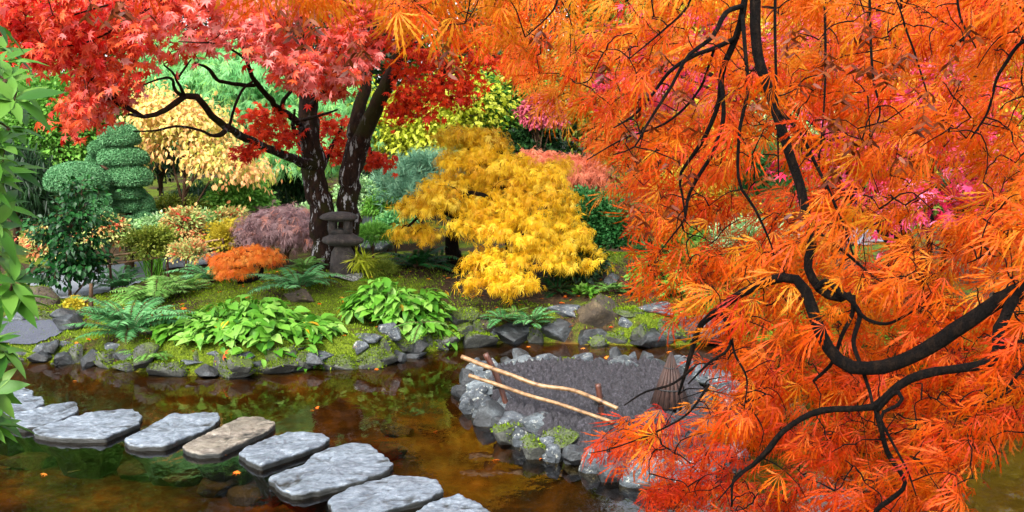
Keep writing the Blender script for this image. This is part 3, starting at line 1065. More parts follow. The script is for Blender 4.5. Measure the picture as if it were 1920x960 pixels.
# filler stones packed along the waterline of the far bank
FL = np.array([gp(*p) for p in FAR_LINE])
FS = np.concatenate([[0], np.cumsum(np.linalg.norm(np.diff(FL, axis=0), axis=1))])
for q, s_ in enumerate(np.arange(.5, FS[-1] - 2.4, .17)):
    x, y = np.interp(s_, FS, FL[:, 0]) + rng.normal(0, .03), np.interp(s_, FS, FL[:, 1]) + rng.uniform(-.02, .14)
    w, h = rng.uniform(.16, .32), rng.uniform(.14, .30)
    mossy = rng.random() < .85
    V = rock_verts(w, w * .8, h, 300 + q)
    loc = np.array([x, y, -.06 + (.1 if rng.random() < .3 else 0)])
    m_ = MB().add(V + loc, ICO_F)
    ml = [M['rockmoss' if mossy else 'rockdark']]
    if mossy:
        n = 260
        f = rng.integers(0, len(V), n)
        nn = norm(ICO_V[f] + [0, 0, .3])
        k = nn[:, 2] > .25
        m_.mark().leaves(MOSSB, (V[f] + loc)[k], nn[k] + rng.normal(0, .6, (int(k.sum()), 3)), rng.normal(0, 1, (int(k.sum()), 3)), rng.uniform(.012, .03, int(k.sum())), np.clip(rng.normal(.45, .25, int(k.sum())), 0, 1))
        ml.append(M['mossfuzz'])
    tag(m_.build('wall_stone', ml, loc=loc, smooth=False), 'mossy filler stone in the far pond wall' if mossy else 'dark wet filler stone in the far pond wall', 'stone',
        'mossy filler stones in the far pond wall' if mossy else 'dark filler stones in the far pond wall')

IL = np.array(ISLE + ISLE[:1])
IS = np.concatenate([[0], np.cumsum(np.linalg.norm(np.diff(IL, axis=0), axis=1))])
for q, s_ in enumerate(np.arange(0, IS[-1], .15)):
    x, y = np.interp(s_, IS, IL[:, 0]), np.interp(s_, IS, IL[:, 1])
    d_ = _c - np.array([x, y])
    d_ = d_ / np.linalg.norm(d_) * rng.uniform(.0, .12)
    w, h = rng.uniform(.13, .26), rng.uniform(.15, .27)
    dark = rng.random() < .55
    loc = np.array([x + d_[0], y + d_[1], -.07])
    tag(MB().add(rock_verts(w, w * .8, h, 600 + q) + loc, ICO_F).build('rim_stone', M['rockdark' if dark else 'rockgrey'], loc=loc, smooth=False), 'small dark filler stone in the rim of the soil island' if dark else 'small grey filler stone in the rim of the soil island',
        'stone', 'dark filler stones in the island rim' if dark else 'grey filler stones in the island rim')

# stones lying on the pond bed
for q, (px, py, w) in enumerate([(330, 880, 110), (410, 895, 90), (250, 870, 120), (470, 910, 100), (500, 905, 70), (150, 860, 130), (745, 795, 70), (735, 835, 60), (60, 850, 100)]):
    x, y = gp(px, py, -.2)
    V = rock_verts(w * y / FPX, w * y / FPX * .8, .16, 900 + q)
    loc = np.array([x, y, -.33])
    tag(MB().add(V + loc, ICO_F).build('sunken_rock', M['rockbrown'], loc=loc), 'brown sunken rock under water near the stepping stones', 'rock', 'sunken rocks on the pond bed')

# ------------------------------------------------------------------ stepping stones
STONES = [
    ([(-60, 722), (0, 723), (32, 721), (60, 731), (62, 740), (10, 746), (-40, 744)], 'slab', 'farthest left stepping stone, small and layered, behind the rhododendron tips'),
    ([(-30, 756), (40, 742), (78, 744), (84, 756), (50, 770), (0, 783), (-40, 778)], 'slab', 'second stepping stone from the left, partly behind rhododendron leaves'),
    ([(18, 784), (32, 775), (100, 757), (140, 752), (148, 765), (140, 775), (90, 796), (42, 801), (20, 797)], 'slab', 'third stepping stone from the left, a narrow grey wedge'),
    ([(62, 803), (110, 790), (180, 770), (250, 766), (265, 779), (260, 793), (215, 812), (200, 820), (130, 820), (90, 817), (66, 811)], 'slab', 'long grey stepping stone with a chipped right end, fourth from the left'),
    ([(232, 823), (270, 803), (318, 778), (370, 774), (410, 773), (413, 784), (395, 801), (350, 818), (310, 835), (270, 836), (238, 832)], 'slab', 'rectangular blue grey stepping stone left of the tan one'),
    ([(343, 836), (395, 809), (450, 782), (490, 780), (518, 792), (505, 804), (455, 828), (412, 848), (375, 849), (348, 844)], 'slabtan', 'tan brown stepping stone, the only warm coloured one'),
    ([(446, 849), (470, 836), (500, 822), (540, 810), (600, 812), (617, 822), (600, 835), (545, 853), (490, 872), (466, 862)], 'slab', 'flat grey stepping stone right of the tan one'),
    ([(506, 893), (535, 880), (570, 870), (590, 850), (620, 838), (662, 830), (692, 832), (715, 849), (736, 868), (730, 880), (670, 900), (600, 918), (548, 927), (522, 915)], 'slab', 'largest stepping stone, with a notched back edge'),
    ([(613, 939), (650, 917), (690, 902), (740, 890), (780, 893), (820, 900), (832, 918), (800, 934), (740, 950), (690, 966), (625, 964)], 'slab', 'stepping stone with a straight right edge, second from the bottom of the photo'),
    ([(770, 968), (800, 945), (830, 934), (860, 928), (900, 945), (930, 968), (850, 994), (790, 986)], 'slab', 'nearest stepping stone, cut off by the bottom of the photo'),
]


def step_stone(poly_px, mat, label, seed):
    top = .040
    P = np.array([gp(*p, top) for p in poly_px])
    c = P.mean(0)
    Q = np.vstack([P, P[:1]])
    s = np.concatenate([[0], np.cumsum(np.linalg.norm(np.diff(Q, axis=0), axis=1))])
    n = 120
    x = np.linspace(0, s[-1], n, endpoint=False)
    O = np.stack([np.interp(x, s, Q[:, j]) for j in (0, 1)], -1)
    O = (np.roll(O, 1, 0) + O * 2 + np.roll(O, -1, 0)) / 4
    rad = O - c
    jag = 1 + .075 * fbm(np.concatenate([O * 16, np.full((n, 1), seed * 3.1)], 1), seed, 4)
    rings = []
    for f, z in [(0.001, 0), (.12, 0), (.24, 0), (.36, 0), (.48, 0), (.6, 0), (.7, 0), (.78, 0), (.85, 0), (.91, 0), (.965, 0), (.99, -.001), (1.0, -.007), (1.006, -.022), (.996, -.038), (1.004, -.055), (.97, -.07), (.86, -.13), (.66, -.2), (.5, -.36)]:
        X = c + rad * f * (jag[:, None] if f > .6 else 1)
        Zt = .018 * fbm(np.concatenate([X * np.array([3.5, 7]), np.zeros((n, 1))], 1), seed + 3, 5) + .016 * fbm(np.concatenate([X * 22, np.zeros((n, 1))], 1), seed + 5, 3)
        ed = .012 * fbm(np.concatenate([X * 10, np.full((n, 1), z * 30)], 1), seed + 8, 3) if f > .95 else 0
        if f > .95:
            X = X + norm(rad) * np.asarray(ed)[:, None]
        rings.append(np.concatenate([X, (top + z + Zt * (1 if f < .97 else .4))[:, None]], 1))
    V = np.concatenate(rings)
    k = len(rings)
    i = (np.arange(k - 1) * n)[:, None]
    j = np.arange(n)[None]
    F = np.stack([i + j, i + (j + 1) % n, i + n + (j + 1) % n, i + n + j], -1).reshape(-1, 4)[:, ::-1]
    m_ = MB().add(V, np.ascontiguousarray(F))
    m_.L.append(np.arange(n)[::1]); m_.S.append(np.array([n]))
    tag(m_.build('stepping_stone', M[mat], loc=(c[0], c[1], 0)), label, 'stepping stone', 'stepping stones across the pond')


for q, (pl, mt, lb) in enumerate(STONES):
    step_stone(pl, mt, lb, 40 + q)

# ------------------------------------------------------------------ stone lantern
def lathe(mb, c, prof, n=40, sq=.0, rough=.02, seed=0, lean=(0, 0), stretch=(1, 1)):
    """prof: (radius, height); sq squares the section off"""
    a = np.arange(n) / n * 2 * np.pi + math.pi / 4
    k = 1 / np.maximum(np.abs(np.cos(a)), np.abs(np.sin(a)))
    sh = (1 - sq) + sq * np.minimum(k, 1.36)
    R = []
    z0 = prof[0][1]
    for r, z in prof:
        X = np.stack([np.cos(a + .3) * r * sh * stretch[0], np.sin(a + .3) * r * sh * stretch[1], np.full(n, float(z))], -1)
        X[:, 0] += lean[0] * (z - z0)
        R.append(X)
    V = np.concatenate(R)
    V = V + np.array([1, 1, .7]) * (rough * fbm(V * 9 + seed, seed, 4))[:, None] * norm(V * np.array([1, 1, .01]) + 1e-6)
    V[:, 2] += rough * .5 * fbm(V * 6 + 3, seed + 2, 3)
    V = V + np.asarray(c)
    i = (np.arange(len(prof) - 1) * n)[:, None]
    j = np.arange(n)[None]
    F = np.stack([i + j, i + (j + 1) % n, i + n + (j + 1) % n, i + n + j], -1).reshape(-1, 4)
    b = mb.n
    mb.add(V, F)
    for q, fl in ((0, -1), (len(prof) - 1, 1)):
        mb.L.append((np.arange(n)[::fl] + q * n + b)); mb.S.append(np.array([n]))
    return mb


LY = 11.9
lb_ = at(644, 512, LY)
U = LY / FPX
lt = thing('stone_lantern', 'mossless dark stone lantern with two caps before the forked red maple', 'lantern', (lb_[0], LY, lb_[2]))
lc = np.array([lb_[0], LY, lb_[2]])
lathe(MB(), lc, [(26 * U, -.05), (26 * U, 4 * U), (26 * U, 14 * U), (24 * U, 28 * U), (20 * U, 40 * U), (15 * U, 50 * U), (14 * U, 58 * U)], 40, .35, .022, 3, (0, 0)).build('post', M['lantern'], lt)
c2 = lc + np.array([0, 0, 55 * U])
lathe(MB(), c2, [(10 * U, -2 * U), (24 * U, -2 * U), (36 * U, 4 * U), (38.5 * U, 8 * U), (37 * U, 11 * U), (29 * U, 15 * U), (22 * U, 20 * U), (18 * U, 22 * U)], 48, .55, .02, 5).build('lower_cap', M['lantern'], lt)
c3 = lc + np.array([-4 * U, 0, 77 * U])
bx = MB()
for sx, sy in ((-1, -1), (1, -1), (1, 1), (-1, 1)):
    lathe(bx, c3 + np.array([sx * 14 * U, sy * 14 * U, 0]), [(6.5 * U, 0), (6.5 * U, 8 * U), (6 * U, 16 * U), (6.5 * U, 27 * U)], 14, .7, .006, sx + 2 * sy + 5)
lathe(bx, c3, [(21 * U, -1 * U), (22 * U, 2 * U), (21 * U, 7 * U)], 32, .7, .01, 8)
lathe(bx, c3, [(21 * U, 22 * U), (22 * U, 25 * U), (21 * U, 29 * U)], 32, .7, .01, 9)
bx.build('light_box', M['lantern'], lt)
c4 = lc + np.array([-7 * U, 0, 103 * U])
lathe(MB(), c4, [(12 * U, -1 * U), (28 * U, -1.5 * U), (35 * U, 1 * U), (35.5 * U, 4 * U), (31 * U, 8 * U), (20 * U, 12 * U), (8 * U, 13.5 * U)], 48, .4, .02, 11).build('top_cap', M['lantern'], lt)

# ------------------------------------------------------------------ bamboo rail on the island
fp = hit(945, 742)
fen = thing('bamboo_rail', 'low rail of two bamboo poles tied to short dark posts on the soil island', 'railing', (fp[0], fp[1], SOIL_Z))


def bamboo_pole(nodes, r, nodes_every=.32):
    P = spline(np.array(nodes), 90)
    L = np.concatenate([[0], np.cumsum(np.linalg.norm(np.diff(P, axis=0), axis=1))])
    ph = (L + .1) % nodes_every
    R = r * (1 + .16 * np.exp(-((np.minimum(ph, nodes_every - ph)) / .008) ** 2)) * np.linspace(1.08, .9, 90)
    return MB().tubes(P, R, 10)


F1 = [at(866, 669, 8.1), at(912, 687, 7.98), at(960, 704, 7.86), at(1010, 722, 7.76), at(1070, 731, 7.66), at(1110, 745, 7.54), at(1158, 766, 7.42)]
F2 = [at(880, 704, 8.1), at(935, 722, 7.97), at(990, 741, 7.82), at(1050, 758, 7.66), at(1112, 779, 7.5), at(1150, 792, 7.4)]
bamboo_pole(F1, 4.2 * 7.9 / FPX).build('rail', M['bamboo'], fen)
bamboo_pole(F2, 3.7 * 7.9 / FPX).build('rail', M['bamboo'], fen)
PO = [[at(910, 663, 8.10), at(930, 702, 8.10), at(952, 746, 8.08)], [at(1121, 720, 7.66), at(1125, 748, 7.66), at(1130, 776, 7.66)]]
for pn in PO:
    pn = np.array(pn); pn[-1, 2] -= .08
    MB().tubes(spline(pn, 16), np.full(16, 5.6 * 7.9 / FPX), 12, rough=.05).build('post', M['postwood'], fen)
for (px, py, Y) in ((916, 688, 8.08), (934, 722, 8.07), (1124, 751, 7.65)):
    k = MB()
    c = at(px, py, Y)
    for q in range(5):
        a = np.linspace(0, 2 * np.pi, 18)
        th = rng.uniform(-.7, .7)
        C = np.stack([np.cos(a) * .034, np.sin(a) * .036, np.sin(a + q) * .02 * math.cos(th) + rng.uniform(-.016, .016) + 0 * a], -1)
        k.tubes(C + c, np.full(18, .0045), 6, cap=False)
    for s in (-1, 1):
        k.tubes(spline(np.array([c + [0, -.035, .0], c + [s * .02, -.05, .015], c + [s * .04, -.045, -.02]]), 8), np.full(8, .004), 5)
    k.build('cord_knot', M['cord'], fen)

# brown wooden cone on the island
cb = at(1257, 752, 7.85)
cone = thing('wooden_cone', 'brown slatted wooden cone standing on the island under orange leaves', 'plant cover', (cb[0], cb[1], SOIL_Z))
ck = MB()
apex = at(1256, 658, 7.85)
hz_ = apex[2] - SOIL_Z
for q in range(18):
    a0, a1 = q / 18 * 2 * np.pi + .012, (q + 1) / 18 * 2 * np.pi - .012
    rr = .138 * rng.uniform(.97, 1.05)
    am = (a0 + a1) / 2
    V = []
    for f in (1.0, .5, .02):
        for a, e in ((a0, 0), (am, .006), (a1, 0)):
            V.append((math.cos(a) * (rr * f + e), math.sin(a) * (rr * f + e), hz_ * (1 - f) - (.02 if f == 1 else 0)))
    for f in (1.0, .5, .02):
        for a in (a0, a1):
            V.append((math.cos(a) * max(rr * f - .012, .001), math.sin(a) * max(rr * f - .012, .001), hz_ * (1 - f) - (.02 if f == 1 else 0)))
    V = np.array(V) + np.array([cb[0], cb[1], SOIL_Z])
    ck.add(V, [(0, 1, 4, 3), (1, 2, 5, 4), (3, 4, 7, 6), (4, 5, 8, 7), (9, 11, 12, 10), (11, 13, 14, 12), (0, 3, 11, 9), (3, 6, 13, 11), (2, 10, 12, 5), (5, 12, 14, 8), (0, 9, 10, 2, 1)])
ck.build('slats', M['conewood'], cone, smooth=False)
a = np.linspace(0, 2 * np.pi, 40)
for f in (.72, .32):
    C = np.stack([np.cos(a) * (.146 * f), np.sin(a) * (.146 * f), np.full(40, hz_ * (1 - f))], -1) + np.array([cb[0], cb[1], SOIL_Z])
    MB().tubes(C, np.full(40, .005), 6, cap=False).build('band', M['cord'], cone)

# ------------------------------------------------------------------ foliage builders
UP = np.array([0, 0, 1.0])


def crown_pts(ells, ncl, per, cr, shell=.55, droop=.3, low=-1.0, jit=.5, flat=.6):
    """leaf clumps spread through ellipsoids [(centre, radii)]; returns P, D, N, V, clump centres"""
    ells = [(np.array(c, float), np.array(r, float)) for c, r in ells]
    wgt = np.array([np.prod(r) ** .66 for c, r in ells])
    pick = rng.choice(len(ells), ncl, p=wgt / wgt.sum())
    C = np.array([e[0] for e in ells])[pick]
    R = np.array([e[1] for e in ells])[pick]
    d = norm(rng.normal(0, 1, (ncl, 3)))
    d[:, 2] = np.where(d[:, 2] < low, -d[:, 2], d[:, 2])
    rad = shell + (1 - shell) * rng.random(ncl) ** .6
    rad = rad * (1 + .16 * fbm(d * 2.3 + C, 77, 3))
    cc = C + R * d * rad[:, None]
    o = norm(d / R)
    cv = rng.normal(0, .2, ncl) + .3 * fbm(cc * 1.4, 55, 2)
    k = np.repeat(np.arange(ncl), per)
    n = len(k)
    off = rng.normal(0, 1, (n, 3)) * cr * np.array([1, 1, flat])
    P = cc[k] + off
    oo = norm(o[k] + off / cr * .25)
    D = norm(oo * (1 - droop) + np.array([0, 0, -1.0]) * droop + rng.normal(0, jit * .6, (n, 3)))
    N = norm(oo * .5 + UP * .7 + rng.normal(0, .4, (n, 3)))
    V = np.clip(.5 + cv[k] + rng.normal(0, .16, n), 0, 1)
    return P, D, N, V, cc


def px_ell(px, py, wpx, hpx, Y, dd=None):
    """ellipsoid that fills a box of the picture at distance Y"""
    c = at(px, py, Y)
    rx, rz = wpx / 2 * Y / FPX, hpx / 2 * Y / FPX
    return (c, (rx, dd if dd else rx * .8, rz))


def wood(mb, base, cc, r, nb=10, sides=7, lean=0.0, top=.75):
    """trunk from base up into the clumps, with limbs to some of them"""
    base = np.asarray(base, float)
    m = cc.mean(0)
    tp = base + (np.array([m[0], m[1], np.percentile(cc[:, 2], 70)]) - base) * top
    mid = (base + tp) / 2 + rng.normal(0, .04 * np.linalg.norm(tp - base), 3) * [1, 1, .2]
    T = spline(np.array([base - [0, 0, .08], base + (mid - base) * .4, mid, tp]), 18)
    mb.tubes(T, np.linspace(r, r * .35, 18), 9, rough=.15, seed=int(abs(base[0]) * 97))
    sel = cc[rng.choice(len(cc), min(nb, len(cc)), replace=False)]
    for t in sel:
        a = T[rng.integers(6, 17)]
        b = (a + t) / 2 + np.array([0, 0, .1 * np.linalg.norm(t - a)])
        P = spline(np.array([a, b, t]), 9)
        mb.tubes(P, np.linspace(r * .38, r * .06, 9), 5)


def shrub(name, label, cat, px, top, bot, wpx, Y, mat, tmpl, leaf, ncl, per, droop=.25, trunk=.025, group=None, extra=None, low=-.35, shell=.55, cr=None, part='foliage', wid=None):
    """a plant whose crown fills (px, top..bot, wpx) at distance Y, standing on the ground below it"""
    c = at(px, top + (bot - top) * .65, Y)
    if c[2] < hgt(c[0], c[1]):
        Y = float(hit(px, bot)[1])          # stand it on the slope in front, not inside it
    ells = [px_ell(px, (top + bot) / 2, wpx, bot - top, Y)] + [px_ell(*e) for e in (extra or [])]
    c = ells[0][0]
    z0 = float(hgt(c[0], c[1]))
    t = thing(name, label, cat, (c[0], c[1], z0), group)
    r0 = max(ells[0][1])
    P, D, N, V, cc = crown_pts(ells, ncl, per, cr or r0 * .16, shell, droop, low)
    ok = P[:, 2] > hgt(P[:, 0], P[:, 1]) + .01
    S = leaf * rng.uniform(.7, 1.25, len(P))
    MB().leaves(tmpl, P[ok], D[ok], N[ok], S[ok], V[ok], wid).build(part, M[mat], t)
    if trunk:
        w = MB()
        wood(w, (c[0], c[1], z0), cc[cc[:, 2] > z0 + .02], trunk, 9)
        w.build('stem' if trunk < .05 else 'trunk', M['bark'], t)
    return t


# ------------------------------------------------------------------ ferns
def fern(label, px, py, L, n, mat, tilt=(35, 75), name='fern', pairs=24, wpin=.17, group=None, arc=1.0, loc=None):
    c = hit(px, py) if loc is None else np.array(loc)
    t = thing(name, label, 'fern', c, group)
    lf, st = MB(), MB()
    for q in range(n):
        az = q / n * 2 * np.pi + rng.uniform(-.25, .25)
        el = math.radians(rng.uniform(*tilt))
        Lq = L * rng.uniform(.7, 1.1)
        s = np.linspace(0, 1, 20)
        ang = el - s * (el + math.radians(rng.uniform(10, 45))) * arc * .9
        dr, dz = np.cos(ang), np.sin(ang)
        r = np.cumsum(dr) / 20 * Lq
        z = np.cumsum(dz) / 20 * Lq
        h = np.array([math.cos(az), math.sin(az), 0])
        P = c + h * r[:, None] + UP * z[:, None]
        st.tubes(P, np.linspace(.004, .0015, 20), 4)
        x = np.linspace(.12, .985, pairs)
        Pp = np.stack([np.interp(x, s, P[:, j]) for j in range(3)], -1)
        T = norm(np.stack([np.interp(x, s, np.gradient(P[:, j])) for j in range(3)], -1))
        side = norm(np.cross(T, UP + 1e-3))
        nn = np.cross(side, T)
        ln = Lq * wpin * np.clip(np.sin(np.pi * np.clip(x * .93 + .1, 0, 1)) ** .6, .12, 1)
        for sg in (-1, 1):
            D = side * sg + T * .35 - UP * .12 + rng.normal(0, .06, Pp.shape)
            lf.leaves(PINNA, Pp, D, nn + rng.normal(0, .1, Pp.shape), ln * rng.uniform(.85, 1.1, pairs), np.clip(rng.normal(.55, .15, pairs) + .1 * rng.normal(), 0, 1), .85)
    lf.build('fronds', M[mat], t)
    st.build('stalks', M['bark'], t)
    return t


# ------------------------------------------------------------------ woods behind everything
for q, (px, Y, h, w, mt, lb) in enumerate([
    (-420, 30, 13, 6.0, 'dark', 'tall dark evergreen beyond the left edge behind the garden'),
    (-80, 31, 13, 5.6, 'dark', 'tall dark evergreen behind the clipped topiary at the far left'),
    (170, 28, 12, 4.8, 'green', 'mid green leafy tree directly behind the stacked topiary'),
    (360, 33, 13, 5.6, 'dark', 'dark evergreen behind the soft green drooping tree'),
    (600, 29, 12, 4.6, 'dark', 'dark evergreen behind the forked red maple trunks'),
    (820, 32, 14, 5.0, 'green', 'green leafy tree behind the lime yellow tree'),
    (1010, 30, 12, 4.4, 'dark', 'dark green tree behind the pink tree at the middle of the photo'),
    (1200, 29, 7.0, 4.4, 'olive', 'olive green tree behind the orange leaves, right of the middle'),
    (1400, 27, 6.6, 4.2, 'gold', 'golden tree far behind the orange leaves, beyond the green pine'),
    (1620, 28, 6.6, 4.4, 'rust', 'orange leaved tree far behind the magenta maple'),
    (1850, 27, 7.0, 4.4, 'gold', 'golden tree farthest right behind the orange leaves'),
    (2150, 28, 7.5, 5.0, 'green', 'green tree beyond the right edge behind the garden'),
]):
    b = at(px, 300, Y)
    z0 = float(hgt(b[0], Y))
    t = thing('background_tree', lb, 'tree', (b[0], Y, z0), 'trees at the back of the garden')
    ell = [((b[0], Y, z0 + h * .34), (w * .5, w * .42, h * .36)), ((b[0] + .3, Y, z0 + h * .68), (w * .38, w * .36, h * .33))]
    P, D, N, V, cc = crown_pts(ell, 900, 42, .36, .45, .35)
    MB().leaves(DIAM, P, D, N, .15 * rng.uniform(.7, 1.3, len(P)), V).build('crown', M[mt], t)
    wd = MB(); wood(wd, (b[0], Y, z0), cc, .16, 14); wd.build('trunk', M['bark'], t)

# ------------------------------------------------------------------ shrubs and trees of the middle distance, left to right
shrub('dark_shrub', 'dark drooping conifer behind the rhododendron at the far left', 'conifer', 20, 270, 470, 170, 16.5, 'dark', BLADE, .16, 260, 40, .75, .06)
shrub('leafy_shrub', 'dense mid green shrub left of the stacked topiary, under the red leaves', 'shrub', 120, 150, 420, 230, 19, 'green', DIAM, .09, 420, 32, .2, .06)
shrub('leafy_shrub', 'dark green shrub directly behind the pale yellow tree', 'shrub', 300, 120, 420, 200, 21, 'dark', DIAM, .1, 360, 30, .25, .06)
shrub('soft_tree', 'bright soft green tree with drooping feathery sprays behind the red maple branches', 'tree', 440, 80, 330, 300, 18.5, 'cedar', LACE_S, .165, 420, 34, .6, .09, None, [(590, 250, 170, 260, 18.5), (330, 140, 140, 130, 18.2), (540, 300, 200, 110, 17.8)])
shrub('dark_shrub', 'dark evergreen shrub in the gap between the pale tree and the red trunk', 'shrub', 535, 300, 432, 150, 18.2, 'dark', BLADE, .14, 240, 40, .5, .06)
shrub('leafy_shrub', 'low dark spreading conifer under the pale yellow tree', 'conifer', 385, 350, 410, 130, 17.2, 'dark', BLADE, .12, 150, 40, .5, .04)
shrub('leafy_shrub', 'variegated grey green shrub right below the tips of the pale tree', 'shrub', 452, 338, 425, 110, 16.6, 'green', DIAM, .065, 200, 36, .2, .03)
shrub('pale_tree', 'small tree with pale yellow and peach leaves behind the red branch', 'tree', 345, 190, 345, 190, 16, 'pale', OVATE, .078, 190, 26, .55, .05, None,
      [(425, 318, 140, 78, 15.6), (300, 250, 110, 130, 16), (290, 205, 80, 70, 16.1)], cr=.17)
shrub('low_shrub', 'low yellow green shrub behind the flower border, right of the topiary', 'shrub', 330, 372, 430, 110, 16.2, 'olive', DIAM, .05, 170, 36, .2, .02)
shrub('border_plant', 'mint green bush in the flower border right of the topiary foot', 'shrub', 300, 408, 470, 90, 14.8, 'mint', OVATE, .055, 150, 26, .2, .015, 'plants in the mixed border', None, -.35, .2)
shrub('border_plant', 'bush with red leaf tips in the middle of the mixed border', 'shrub', 345, 392, 478, 76, 14.6, 'mixed', OVATE, .055, 130, 26, .1, .015, 'plants in the mixed border', None, -.35, .2)
shrub('border_plant', 'pale mint bush behind the red tipped bush in the mixed border', 'shrub', 388, 398, 462, 70, 15.3, 'mint', OVATE, .055, 120, 26, .2, .015, 'plants in the mixed border', None, -.35, .2)
shrub('border_plant', 'bright yellow flowered bush in the border left of the mauve maple', 'shrub', 428, 416, 486, 84, 14.4, 'gold', DIAM, .045, 150, 26, .1, .015, 'plants in the mixed border', None, -.35, .2)
shrub('border_plant', 'orange tinted bush at the back of the border beside the mauve maple', 'shrub', 432, 392, 450, 90, 15.4, 'mixed', OVATE, .055, 130, 26, .2, .015, 'plants in the mixed border', None, -.35, .2)
shrub('border_plant', 'yellow green bush above the tall blades left of the orange dwarf maple', 'shrub', 282, 428, 500, 90, 13.9, 'olive', DIAM, .05, 150, 26, .1, .015, 'plants in the mixed border', None, -.35, .2)
shrub('border_plant', 'orange and green bush behind the camellia, left end of the border', 'shrub', 205, 410, 480, 80, 14.4, 'mixed', OVATE, .055, 130, 26, .2, .015, 'plants in the mixed border', None, -.35, .2)
shrub('border_plant', 'brownish low bush behind the camellia trunk', 'shrub', 95, 430, 500, 100, 14.8, 'mixed', OVATE, .055, 150, 26, .2, .015, 'plants in the mixed border', None, -.35, .2)
shrub('border_plant', 'thin orange flecked plant beside the pale path', 'shrub', 355, 452, 500, 70, 13.4, 'mixed', DIAM, .04, 90, 22, .0, .01, 'plants in the mixed border', None, -.35, .2)
shrub('mauve_maple', 'mauve lace leaf maple mound left of the lantern', 'tree', 533, 394, 492, 158, 14.2, 'mauve', LACE_S, .11, 420, 14, .7, .05, None, None, -.1, .75, .08, 'crown')
shrub('pale_shrub', 'pale blue green shrub between mauve maple and trunk', 'shrub', 590, 388, 440, 90, 15.6, 'mint', DIAM, .05, 150, 30, .2, .02)
shrub('lime_tree', 'lime yellow tree behind the golden maple', 'tree', 800, 180, 330, 260, 19, 'lime', DIAM, .1, 330, 26, .3, .09, None, [(880, 200, 130, 130, 18.6), (720, 250, 130, 150, 19), (800, 300, 150, 110, 18.6)], cr=.26)
shrub('leafy_shrub', 'variegated shrub seen between the maple trunks and the dark cone', 'shrub', 672, 335, 420, 80, 16.8, 'mint', DIAM, .055, 170, 30, .2, .03)
shrub('dark_shrub', 'dark green cone shaped conifer right of the trunks', 'conifer', 706, 306, 398, 74, 17.4, 'dark', BLADE, .09, 200, 36, .3, .04)
shrub('blue_pine', 'blue green pine left of the golden maple top', 'pine', 790, 290, 345, 90, 16.2, 'bluepine', TUFT, .16, 110, 12, .0, .05, None, [(760, 345, 80, 40, 16), (765, 368, 95, 36, 15.8), (820, 320, 70, 50, 16.3)], cr=.1)
shrub('leafy_shrub', 'fresh green round bush above the far grey path', 'shrub', 726, 368, 420, 78, 15.8, 'hosta', DIAM, .05, 170, 30, .2, .02)
shrub('leafy_shrub', 'lime tipped bush left of the golden maple skirt', 'shrub', 742, 400, 455, 66, 15, 'cedar', DIAM, .05, 150, 30, .2, .02)
shrub('leafy_shrub', 'feathery bright green bush right behind the lantern cap', 'shrub', 700, 424, 462, 62, 14.6, 'green', BLADE, .07, 170, 34, .0, .02)
shrub('leafy_tree', 'mid green tree with airy layers right of the lime tree', 'tree', 940, 150, 300, 150, 19.5, 'green', DIAM, .085, 300, 26, .25, .08, None, [(985, 180, 110, 120, 19.5)], cr=.22)
shrub('dark_shrub', 'dark green shrub between the golden maple and salmon mound', 'shrub', 985, 250, 345, 120, 18.6, 'dark', OVATE, .09, 240, 28, .2, .06)
shrub('pink_tree', 'small pink leaved tree at the left rim of the orange leaves', 'tree', 1015, 185, 255, 70, 18.2, 'pink', DIAM, .08, 170, 26, .3, .05)
shrub('salmon_maple', 'salmon mound maple just right of the golden maple top', 'tree', 1010, 292, 345, 92, 16.8, 'salmon', LACE_S, .11, 260, 14, .7, .05, None, None, -.2, .7, .08, 'crown')
shrub('salmon_maple', 'salmon mound maple partly behind the orange leaf tips', 'tree', 1075, 300, 372, 110, 16.2, 'salmon', LACE_S, .11, 300, 14, .7, .05, None, None, -.2, .7, .08, 'crown')
shrub('green_shrub', 'broad deep green shrub right of the golden maple', 'shrub', 1105, 362, 500, 150, 14, 'pine', DIAM, .055, 380, 40, .1, .04, None, [(1165, 445, 120, 110, 13.8), (1065, 405, 80, 80, 14)])
shrub('leafy_shrub', 'low dark shrub at the right end of the golden maple skirt', 'shrub', 1085, 470, 530, 100, 13.2, 'dark', OVATE, .06, 150, 22, .1, .02)
shrub('leafy_shrub', 'grey green shrub in front of the far path, among orange tips', 'shrub', 1260, 425, 505, 130, 14.5, 'green', DIAM, .055, 220, 32, .1, .03)
shrub('leafy_shrub', 'pale mint shrub in front of the far path behind dense orange leaves', 'shrub', 1410, 420, 500, 140, 14.5, 'mint', DIAM, .06, 200, 30, .1, .03)
fern('small fern on the moss right of the golden maple', 1150, 548, .36, 14, 'fernlight', (20, 70))
fern('dark fern at the foot of the golden maple skirt', 1045, 548, .34, 14, 'ferndark', (10, 70))
fern('light fern on the right bank behind the blue grey stone', 1262, 556, .36, 14, 'fernlight', (20, 75))
shrub('leafy_shrub', 'mint green shrub glimpsed between orange twigs at upper right', 'shrub', 1500, 185, 270, 170, 17, 'mint', DIAM, .08, 240, 28, .2, .05)
shrub('green_pine', 'green pine glimpsed through the gap in the orange leaves', 'pine', 1445, 285, 385, 110, 13, 'pine', TUFT, .15, 150, 14, .0, .05, None, None, -.5, .4)
shrub('gold_shrub', 'golden shrub beyond the far path behind the orange leaves', 'shrub', 1330, 310, 420, 190, 17, 'gold', DIAM, .08, 240, 28, .2, .05)
shrub('leafy_shrub', 'lime green low shrub under the magenta maple', 'shrub', 1690, 370, 440, 130, 11.5, 'olive', DIAM, .06, 200, 28, .2, .03)
shrub('leafy_shrub', 'dark green shrub right of the low lime shrub under the magenta maple', 'shrub', 1830, 330, 470, 150, 12.5, 'dark', OVATE, .08, 220, 28, .2, .04)
